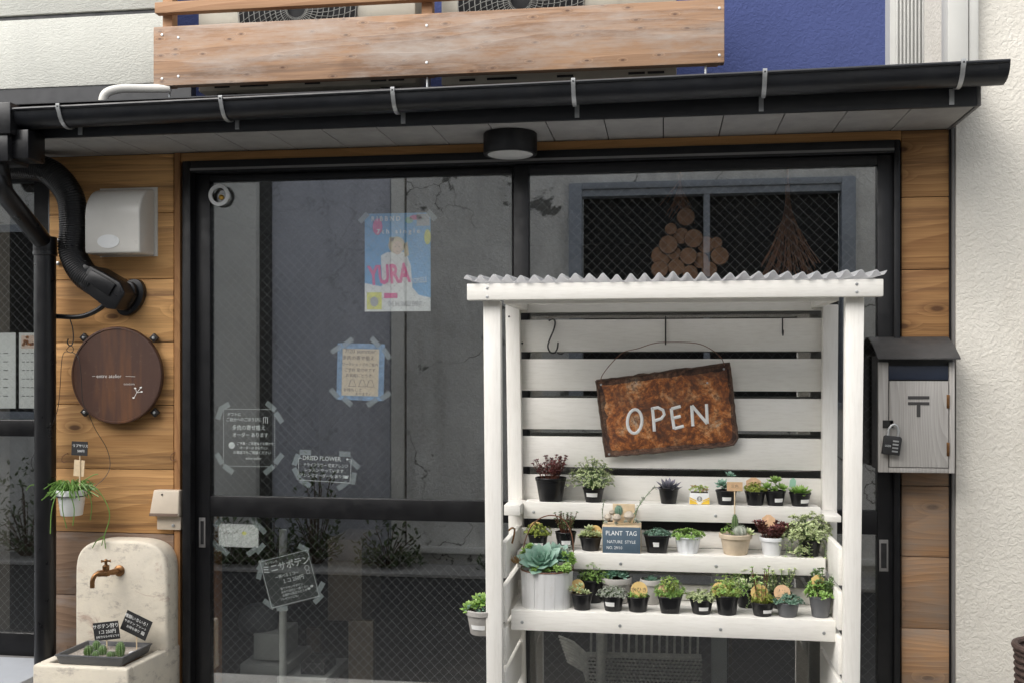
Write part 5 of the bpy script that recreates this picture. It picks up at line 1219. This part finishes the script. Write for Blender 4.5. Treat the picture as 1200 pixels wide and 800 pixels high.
tagthing('round','peach round tag half hidden in the bright green feathery sedum',776.5,692,YA-.01,11,15,0,mt='disc_tag2',stickto=704)
tagthing('round','pale orange round tag behind green stems of the tall bright green sedum',843,690,YA-.008,17,17,0,mt='disc_tag',stickto=704)
tagthing('round','yellow round tag in the stickered pot third from the right, bottom shelf',890,694,YA-.006,20,20,0,mt='disc_tag',stickto=709)
tagthing('round','peach round tag with black speckles in the blue-green sedum',916.5,694,YA-.004,19,19,0,mt='disc_tag2',stickto=709,text=[('♪ ･･',0,3,5)])
tagthing('tab','orange tag in the rightmost tall grey pot of the bottom shelf',958,681,YA-.0,14,16,0,mt='disc_tag',stickto=700)
# pot hung outside the left post
zh=at(560,741,-.50).z
potted('weathered pale grey pot of rosettes hanging outside the left post of the stand',566,zh,-.50,40,29,'pale',B('rosettes','l_green',at=[(-.75,-.2,.15,.55),(-.35,-.4,.3,.5),(.1,-.2,.55,.6),(-.2,.1,.6,.5),(.5,-.2,.2,.5)],n=20,more=(B('bush','l_bluedark',rx=1.0,h=.8,n=30,ls=.008),)),(-.15,.35,.4,.15),name='hanging_pot',cat='hanging pot',group=None,seed=60)
mbq=MB(); mbq.tube([at(571,705,-.5)+Vector((0,0,0)),at(571,690,-.52),at(571,684,-.545)],.002,6); tag(mbq.build('pot_hook',M['wire']),'wire hook holding the pale grey pot to the left post','hook')

# ------------------------------------------------------------------ hanging white pot, wires, cacti, cards at the left
pz=at(84,603,-.10).z
def rhip(c,rt,s,rng,P):
    mb=P('strands','l_string')
    def st_(pts,r=.0019): mb.tube(smooth_path([c+Vector(p)*rt for p in pts],5),r,5)
    for i in range(140):
        a=rng.uniform(0,2*pi); L_=rng.uniform(.6,1.75); z_=rng.uniform(.1,.85); x,y=cos(a),sin(a)*.8
        e=(x*L_*1.35,y*L_-.2,rng.uniform(-.5,.5)); st_([(x*.2,y*.2,0),(x*.7*L_,y*.7*L_,z_),e])
        if rng.random()<.6: b=(x*.9*L_,y*.8*L_,z_*.7); st_([b,(b[0]+x*.35+rng.uniform(-.2,.2),b[1],b[2]+rng.uniform(-.1,.3))],.0015)
    for k in ([(-1,-.4,.3),(-1.9,-.3,.2),(-2.4,-.3,-.5),(-2.45,-.3,-1.6)],[(-2.4,-.3,-.4),(-2.6,-.3,-2.8),(-2.4,-.3,-4.6)],[(-.6,-.9,0),(-.9,-1.0,-1.2),(-1.0,-1.0,-2.8)],[(.4,-.9,.1),(.8,-1.0,-1.0),(.7,-1.0,-2.2)],[(-.1,-1,-.2),(0,-1.1,-1.2),(.3,-1.1,-2.4)],
        [(.6,-.3,.4),(1.8,-.3,.5),(2.7,-.2,-.6),(3.0,-.2,-1.7),(2.6,-.2,-3.0),(2.4,-.2,-3.7)],[(2.6,-.2,-3.0),(2.0,-.2,-3.4),(1.7,-.2,-3.9)],[(2.6,-.2,-3.1),(2.7,-.2,-3.9)],[(1.4,-.3,.3),(1.7,-.3,-.8),(1.6,-.3,-1.9)],[(-1.2,-.3,.2),(-2.8,-.3,.5),(-3.3,-.3,.1)],[(.5,0,.6),(1.6,0,1.2),(2.0,0,1.3)],[(-1.5,-.3,.2),(-2.0,-.4,-.9),(-1.8,-.4,-1.4)]): st_(k,.0019)
potted('small white plastic pot of stringy rhipsalis hanging before the boards above the sink',84,pz,-.10,33,30,'plastic_white',rhip,name='hanging_pot',cat='hanging pot',group=None,seed=61)
p_=at(84,580,-.10); s=mpp(84,-.1)
hw_=thing('wire_hanger',at(84,578,-.10),'thin black wire hanger looping from the drain tube down to the white pot','hanger')
MB().tube(ppath([(81,369,-.055),(82,374,-.055),(85,384,-.055),(86,398,-.055),(83,405,-.06),(79,402,-.065),(80,397,-.065)],5),.0023,6).build('hook',M['wire'],hw_)
MB().tube(ppath([(83,404,-.058),(78,410,-.058),(84,413,-.058),(86,408,-.058),(83,404,-.058)],5),.0012,6).build('eye',M['wire'],hw_)
MB().tube(ppath([(81,412,-.058),(73,418,-.058),(69,470,-.075),(62,495,-.11),(44,525,-.12),(37,545,-.12),(58,575,-.12),(68,580,-.115)],6),.0012,6).build('left_wire',M['wire'],hw_)
MB().tube(ppath([(84,412,-.058),(92,419,-.075),(95,440,-.075),(97,470,-.075),(104,485,-.075),(112,503,-.05),(125,525,-.04),(129,545,-.05),(122,560,-.07),(104,575,-.1)],6),.0013,6).build('right_wire',M['wire'],hw_)
MB().tube([p_+Vector((17*s*cos(2*pi*k/28),17*s*sin(2*pi*k/28),at(84,580,-.1).z-p_.z)) for k in range(29)],.0022,6,cap=False).build('pot_ring',M['wire'],hw_)
def txtlist(lst): return [(t_,x,y,z_) for t_,x,y,z_ in lst]
tagthing('rect','small black card lettered in white on a stick in the white hanging pot',93.5,525,-.105,20,16.5,-2,stickto=575,mt='card',text=[('リプサリス',1,3,4),('500円',2,-3,3.6)],grp=None)
tagthing('rect','pale wooden tag with a drawing below the black card in the hanging pot',93,548,-.10,13,19,-4,stickto=575,mt='cork',grp=None)
tagthing('rect','left black card with white Japanese writing about cactus picking in the cactus tray',125,738.5,-.19,32,21,8,stickto=768,mt='card',text=[('サボテン狩り',0,5.5,5.6),('1コ 250円',1,-1,5.2),('お好きなものをどうぞ',1,-6.5,3)],grp='black price cards in the cactus tray')
tagthing('rect','right black card with white writing, tilted steeply to the right in the cactus tray',160,732,-.17,34,24,-23,stickto=766,mt='card',text=[('種類いろいろ！',-1,6,4.8),('サボテン アソート',-1,0,3.6),('お持ち帰り',-2,-5.5,3.6),('箱',11,-5.5,5)],grp='black price cards in the cactus tray')
rng=random.Random(77)
for px,py,Y,w_,h_,lab in ((104,772,-.27,10,14,'small round cactus at the left of the tray'),(113,768,-.24,9,17,'green cactus in the back of the tray cluster'),(120,772,-.25,9,13,'bluish cactus in the middle of the tray cluster'),(112,774,-.29,7,10,'tiny cactus at the front of the tray cluster'),(141,771,-.26,9.5,19,'tall columnar cactus standing alone at the right of the tray'),(129,775,-.27,7,8,'tiny yellow-green cactus in the middle of the tray'),(134,775,-.26,6,7,'tiny flat cactus beside the tall one in the tray')):
    s=mpp(px,Y); q=at(px,py,Y); q=Vector((q.x,Y,tzx+.012)); o=thing('small_cactus',q,lab,'cactus','little cacti planted in the tray')
    mb=MB();sp=MB(); cactus(mb,q,w_*s*.5,h_*s,10,sp,rng); mb.build('cactus_body',M[rng.choice(['l_cactus','l_cactus','l_dark'])],o); sp.build('spines',M['l_greygreen'],o)
q=at(152,768,-.24); mb=MB(); mb.lathe([(.0003,0),(.014,.001),(.012,.007),(.0003,.010)],Vector((q.x,-.22,tzx+.016)),12); tag(mb.build('pebble',M['pot_white']),'white flat pebble at the right end of the cactus tray','pebble')
# basket edge at the far right
bq=at(1206,800,-.35); zt_=at(1200,757,-.35).z
bo=thing('basket',Vector((bq.x+.04,-.35,0)),'dark brown woven basket rim just entering at the lower right edge','basket')
cB=Vector((at(1191,760,-.35).x+.10,-.35,0)); mb=MB()
for k in range(34): mb.tube([cB+Vector((.097*(.8+.2*k/33)*cos(2*pi*j/30),.097*(.8+.2*k/33)*sin(2*pi*j/30),.012+(zt_-.01)*k/34)) for j in range(31)],.0085,6,cap=False)
mb.build('woven_rings',M['basket'],bo)
MB().tube([cB+Vector((.1*cos(2*pi*j/30),.1*sin(2*pi*j/30),zt_)) for j in range(31)],.011,8,cap=False).build('rim',M['basket'],bo)

# ------------------------------------------------------------------ shop interior seen through the glass
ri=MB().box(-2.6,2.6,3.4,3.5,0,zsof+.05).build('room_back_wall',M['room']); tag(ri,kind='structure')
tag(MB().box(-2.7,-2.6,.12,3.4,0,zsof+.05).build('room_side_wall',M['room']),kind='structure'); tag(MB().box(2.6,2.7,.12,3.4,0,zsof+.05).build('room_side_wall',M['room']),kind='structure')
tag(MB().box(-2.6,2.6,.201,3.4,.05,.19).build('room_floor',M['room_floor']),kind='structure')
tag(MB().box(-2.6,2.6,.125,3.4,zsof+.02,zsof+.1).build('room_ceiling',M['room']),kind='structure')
# neighbour interior partition
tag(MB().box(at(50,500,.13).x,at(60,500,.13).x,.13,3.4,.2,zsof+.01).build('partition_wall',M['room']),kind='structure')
sl_=MB().box(at(247,700,.12).x,at(255.5,700,.12).x,.101,.16,.19,at(250,606,.12).z); tag(sl_.build('wood_edge',M['orange_wood'],bevel=.002),'orange wooden batten just inside the glass at the lower left of the sliding door','batten')
def inner(name,mat,lab,cat,px0,px1,py0,py1,Y,th,bev=.003,grp=None):
    o=MB().pbox(px0,px1,py0,py1,Y,th).build(name,M[mat],bevel=bev); return tag(o,lab,cat,grp)
inner('carton','box_card','pale square carton on the shelf inside the shop, lower left of the glass','carton',297,329,742,773,.28,.2)
inner('shelf_plank','box_card','pale shelf plank under the square carton inside the shop','plank',281,335,778.5,790,.25,.3)
inner('lower_shelf','box_card','pale shelf plank at the very bottom edge inside the shop','plank',324,382,794,806,.25,.3)
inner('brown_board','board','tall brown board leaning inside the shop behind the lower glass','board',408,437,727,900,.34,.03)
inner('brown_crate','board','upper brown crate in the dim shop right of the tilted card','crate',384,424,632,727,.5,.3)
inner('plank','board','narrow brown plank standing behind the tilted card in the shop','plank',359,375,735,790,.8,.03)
inner('small_machine','mail_roof','dark small box with a pale label on the lower shelf inside','box',352,380,776,793,.3,.15)
s=mpp(331,.3); a=at(331.5,716,.2); tag(MB().tube([Vector((a.x,.2,.19)),Vector((a.x,.2,at(331,620,.2).z))],.0145,16).build('grey_pole',M['pole']),'grey metal pole inside the shop running down behind the tilted card','pole')
# jar-like glass bowl on the carton
MB_=MB().lathe([(.05,0),(.075,.02),(.085,.06),(.07,.10),(.045,.12)],at(303,742,.36),24); tag(MB_.build('dark_bowl',M['pot_grey']),'dark round bowl on the pale carton inside the shop','bowl')
# log slices
Yl=.36; lg=[(803,258,10.5),(798,280,9.5),(783,290,11),(775,303,12),(790,300,8),(812,283,11),(826,290,10),(842,303,10.5),(806,303,10),(820,308,9.5),(792,316,10),(773,318,10),(830,318,9),(808,322,9),(786,272,7),(838,288,7)]
LOGL=['topmost round cut log end of the pile behind the upper right glass','second highest cut log end, just below the topmost one of the pile','cut log end at the upper left shoulder of the pile, left of the mullion line','large cut log end at the lower left of the pile behind the glass','small cut log end inside the lower middle of the pile, left of the mullion','cut log end just left of the reflected mullion, halfway up the pile','cut log end crossing the reflected mullion at the right of the pile','rightmost cut log end of the pile behind the upper right glass','cut log end in the centre of the pile, low behind the glass','cut log end in the bottom row, right of centre of the pile','cut log end in the bottom row, left of centre of the pile','leftmost cut log end in the bottom row just above the stand roof','rightmost cut log end in the bottom row just above the stand roof','small cut log end in the middle of the bottom row of the pile','small cut log end on the left flank, above the large lower left one','small cut log end on the right flank, above the rightmost one']
for i,(px,py,r) in enumerate(lg):
    Y=Yl-.01*(i%3); s=mpp(px,Y); q=at(px,py,Y); o=thing('cut_log',q,LOGL[i],'log','cut log ends in the pile behind the upper right glass')
    MB().lathe([(r*s*1.02,0),(r*s*1.04,.05),(r*s,.09)],q+Vector((0,.0,0)),14,axis='Y').build('bark',M['bark'],o)
    MB().lathe([(.0003,.0925),(r*s*.5,.0925),(r*s*.96,.0905)],q,14,axis='Y').build('end_grain',M['log_face'],o)
    o.location.y+=0
tag(MB().box(at(740,340,.5).x,at(880,340,.5).x,.3,.6,at(800,336,.5).z-.03,at(800,332,.5).z).build('log_shelf',M['room']),'dim shelf inside the shop carrying the cut logs','shelf')
def twigs(px,ptop,pbot,spread,n,Y,lab,seed):
    rng=random.Random(seed); mb=MB(); top=at(px,ptop,Y)
    for i in range(n):
        e=at(px+rng.uniform(-spread,spread),pbot+rng.uniform(-14,10),Y); e.y+=rng.uniform(-.1,.1)
        m1=top.lerp(e,.35); m1.x=top.x+(e.x-top.x)*.12; m2=top.lerp(e,.7); m2.x=top.x+(e.x-top.x)*.5
        P_=smooth_path([top+Vector((rng.uniform(-.008,.008),0,0)),m1,m2,e],4); mb.tube(P_,.0016,4)
        for _ in range(3):
            k=rng.randrange(5,len(P_)-1); mb.tube([P_[k],P_[k]+Vector((rng.uniform(-.05,.05),rng.uniform(-.03,.03),-.06))],.001,3)
    o=thing('dried_bundle',top,lab,'dried branches'); mb.build('twigs',M['twig'],o); MB().tube([at(px,ptop-30,Y),top+Vector((0,0,-.03))],.004,6).build('hanging_cord',M['twig'],o)
twigs(923,216,322,36,46,.4,'reddish dried branches hanging upside down behind the upper right glass',91)
twigs(797,205,242,12,20,.4,'short dried bundle hanging above the cut logs behind the upper right glass',92)
# wicker chair
wc=thing('wicker_chair',Vector((at(750,800,.3).x,.3,.19)),'grey wicker chair inside the shop seen under the bottom shelf of the stand','chair')
Yw=.24
mb=MB(); zt_=at(750,770,Yw).z
xa_,xb_=at(688,780,Yw).x,at(822,780,Yw).x
for k in range(26):
    z_=zt_-.014*k; mb.tube([(xa_+(xb_-xa_)*j/56,Yw+.006*((-1)**(j+k)),z_) for j in range(57)],.0048,4,cap=False)
mb.build('woven_apron',M['wicker'],wc)
for k in range(15):
    x=xa_+(xb_-xa_)*(k+.5)/15; MB().tube([(x,Yw,zt_),(x+.004,Yw+.01,at(750,690,Yw).z)],.0045,6).build('back_rod',M['wicker'],wc)
MB().tube([(xa_,Yw,zt_+.004),(xb_,Yw,zt_+.012)],.011,8).build('seat_rail',M['wicker'],wc)
MB().tube([(xa_,Yw,at(750,690,Yw).z),(xb_,Yw,at(750,690,Yw).z)],.02,8).build('top_rail',M['wicker'],wc)
for px in (704,):
    a=at(px,780,Yw-.04); MB().tube([(a.x,Yw-.04,.19),(a.x,Yw-.04,at(px,690,Yw).z)],.018,12).build('arm_post',M['wicker'],wc)
mb=MB()
for k in range(9):
    mb.tube([at(655+k*1.2,745+k*3.6,.30),at(672+k*1.5,752+k*4.2,.27),at(690,768+k*4.5,Yw)],.006,4,cap=False)
mb.build('woven_arm',M['wicker'],wc)
for px in (692,818):
    a=at(px,800,Yw); MB().tube([(a.x,Yw,.19),(a.x,Yw,zt_-.3)],.014,8).build('leg',M['wicker'],wc)
inner('white_panel','box_card','pale weathered board standing inside the shop right of the wicker chair','board',834,852,640,900,.24,.05)
inner('strip','board','thin grey strip standing beside the pale board inside the shop','strip',854,858,640,900,.25,.03)

# ------------------------------------------------------------------ other side of the street (seen mirrored in the glass)
YO=-4.1
def obox(mb,px0,px1,py0,py1,Yf,th):
    xm,ym=(px0+px1)/2,(py0+py1)/2; return mb.box(rat(px0,ym,Yf).x,rat(px1,ym,Yf).x,Yf-th,Yf,max(0.0,rat(xm,py1,Yf).z),rat(xm,py0,Yf).z)
ob=thing('opposite_building',Vector((0,YO,0)),'grey cracked stucco house across the alley, mirrored in the door glass','building')
H=3.5
def owall(nm,p0,p1,mat,Yf,th=.3,ztop=H,z0=0):
    a,b=rat(p0,400,Yf).x,rat(p1,400,Yf).x; return MB().box(a,b,Yf-th,Yf,z0,ztop).build(nm,M[mat],ob,bevel=.01)
owall('wall',-900,40,'opp_grey',YO-.02); 
owall('pillar',244,300,'opp_light',YO+.05); owall('wall',40,243.5,'opp_grey',YO)
owall('gap_shade_strip',300.5,317,'opp_dark',YO-.02); owall('panel_wall',317.5,457.5,'opp_blue',YO-.05); owall('pillar',458,473,'opp_light',YO+.02); owall('recess_strip',473.3,476,'ink_brown',YO-.04)  # first strip is no real hollow: gap shade painted dark, nearly flush
# wall round the big window
a,b=rat(476.3,400,YO).x,rat(2300,400,YO).x; w0,w1=rat(683,400,YO).x,rat(984,400,YO).x; wz1=rat(830,221,YO).z; wz0=rat(830,470,YO).z
MB().box(a,w0-.04,YO-.3,YO,0,H).build('wall',M['opp_grey'],ob); MB().box(w1+.04,b,YO-.3,YO,0,H).build('wall',M['opp_grey'],ob)
MB().box(w0-.04,w1+.04,YO-.3,YO,wz1+.04,H).build('wall',M['opp_grey'],ob); MB().box(w0-.04,w1+.04,YO-.3,YO,0,wz0-.04).build('wall',M['opp_grey'],ob)
wn=MB().box(w0,w1,YO-.12,YO-.10,wz0,wz1).build('window',M['opp_glass'],ob)
for c_ in ((w0-.1,w0,wz0-.05,wz1+.05),(w1,w1+.1,wz0-.05,wz1+.05),(w0,w1,wz1,wz1+.05),(w0,w1,wz0-.05,wz0)):
    MB().box(c_[0],c_[1],YO-.10,YO+.045,c_[2],c_[3]).build('window_frame',M['opp_frame'],wn,bevel=.006)
xm=rat(828,300,YO).x; MB().box(xm-.022,xm+.022,YO-.10,YO+.01,wz0,wz1-.001).build('mullion',M['opp_frame'],wn)
MB().box(w0,w1,YO-.099,YO+.02,wz1-.05,wz1-.001).build('top_sash',M['opp_frame'],wn)
o2=MB().box(rat(-300,300,YO).x,rat(36,300,YO).x,YO-.019,YO-.01,rat(0,482,YO).z,rat(0,272,YO).z).build('window',M['opp_glass'],ob)
for zz in (268,486): z_=rat(0,zz,YO).z; MB().box(rat(-305,300,YO).x,rat(40,300,YO).x,YO-.018,YO+.02,z_-.03,z_+.03).build('window_frame',M['opp_frame'],o2)
z_=rat(530,648,YO).z
for px0,px1 in ((476,1100),): MB().box(rat(px0,648,YO).x,rat(px1,648,YO).x,YO+.001,YO+.06,max(.1,z_-.025),max(.15,z_)).build('base_ledge',M['opp_light'],ob,bevel=.006)
MB().box(rat(40,300,YO).x-2,rat(300,300,YO).x+.05,YO-.3,YO+.6,H-.05,H+.05).build('eave',M['opp_frame'],ob)
# roadside plants opposite
rng=random.Random(5)
def shrub(px,py,Y,rx,rz,n,lab,zb=0):
    q=rat(px,py,Y); q.z=zb; o=thing('roadside_shrub',q,lab,'shrub','shrubs along the wall across the alley'); fo=MB(); st_=MB()
    for i in range(n):
        d=rdir(rng,-.1); f=rng.random()**.4; p=q+Vector((d.x*rx*f,d.y*rx*f*.6,abs(d.z)*rz*f+rz*.1)); leaf(fo,p,Vector((rng.uniform(-1,1),rng.uniform(-1,1),rng.uniform(-.3,1))),Vector((0,0,1)),rng.uniform(.03,.07),.025)
        if i%9==0: st_.tube([q,q.lerp(p,.6)+Vector((0,0,.03)),p],.004,4)
    fo.build('foliage',M['l_shrub'],o); st_.build('stems',M['bark'],o)
shrub(370,580,YO+.22,.22,.85,420,'tall slim shrub mirrored behind the small wide clear notice')
shrub(270,640,YO+.3,.38,.45,420,'low leafy shrub mirrored at the lower left of the glass')
shrub(320,640,YO+.3,.30,.40,300,'weedy green clump mirrored above the tilted dark card')
shrub(455,640,YO+.25,.28,.42,340,'bushy green clump mirrored in the middle of the lower glass')
shrub(30,560,YO+.25,.35,.75,420,'dark shrub mirrored in the neighbour door glass')
shrub(590,668,YO+.2,.2,.14,120,'low weeds mirrored beside the stand post')
shrub(140,600,YO+.3,.4,.5,200,'shrub growing against the opposite wall left of the pillar')
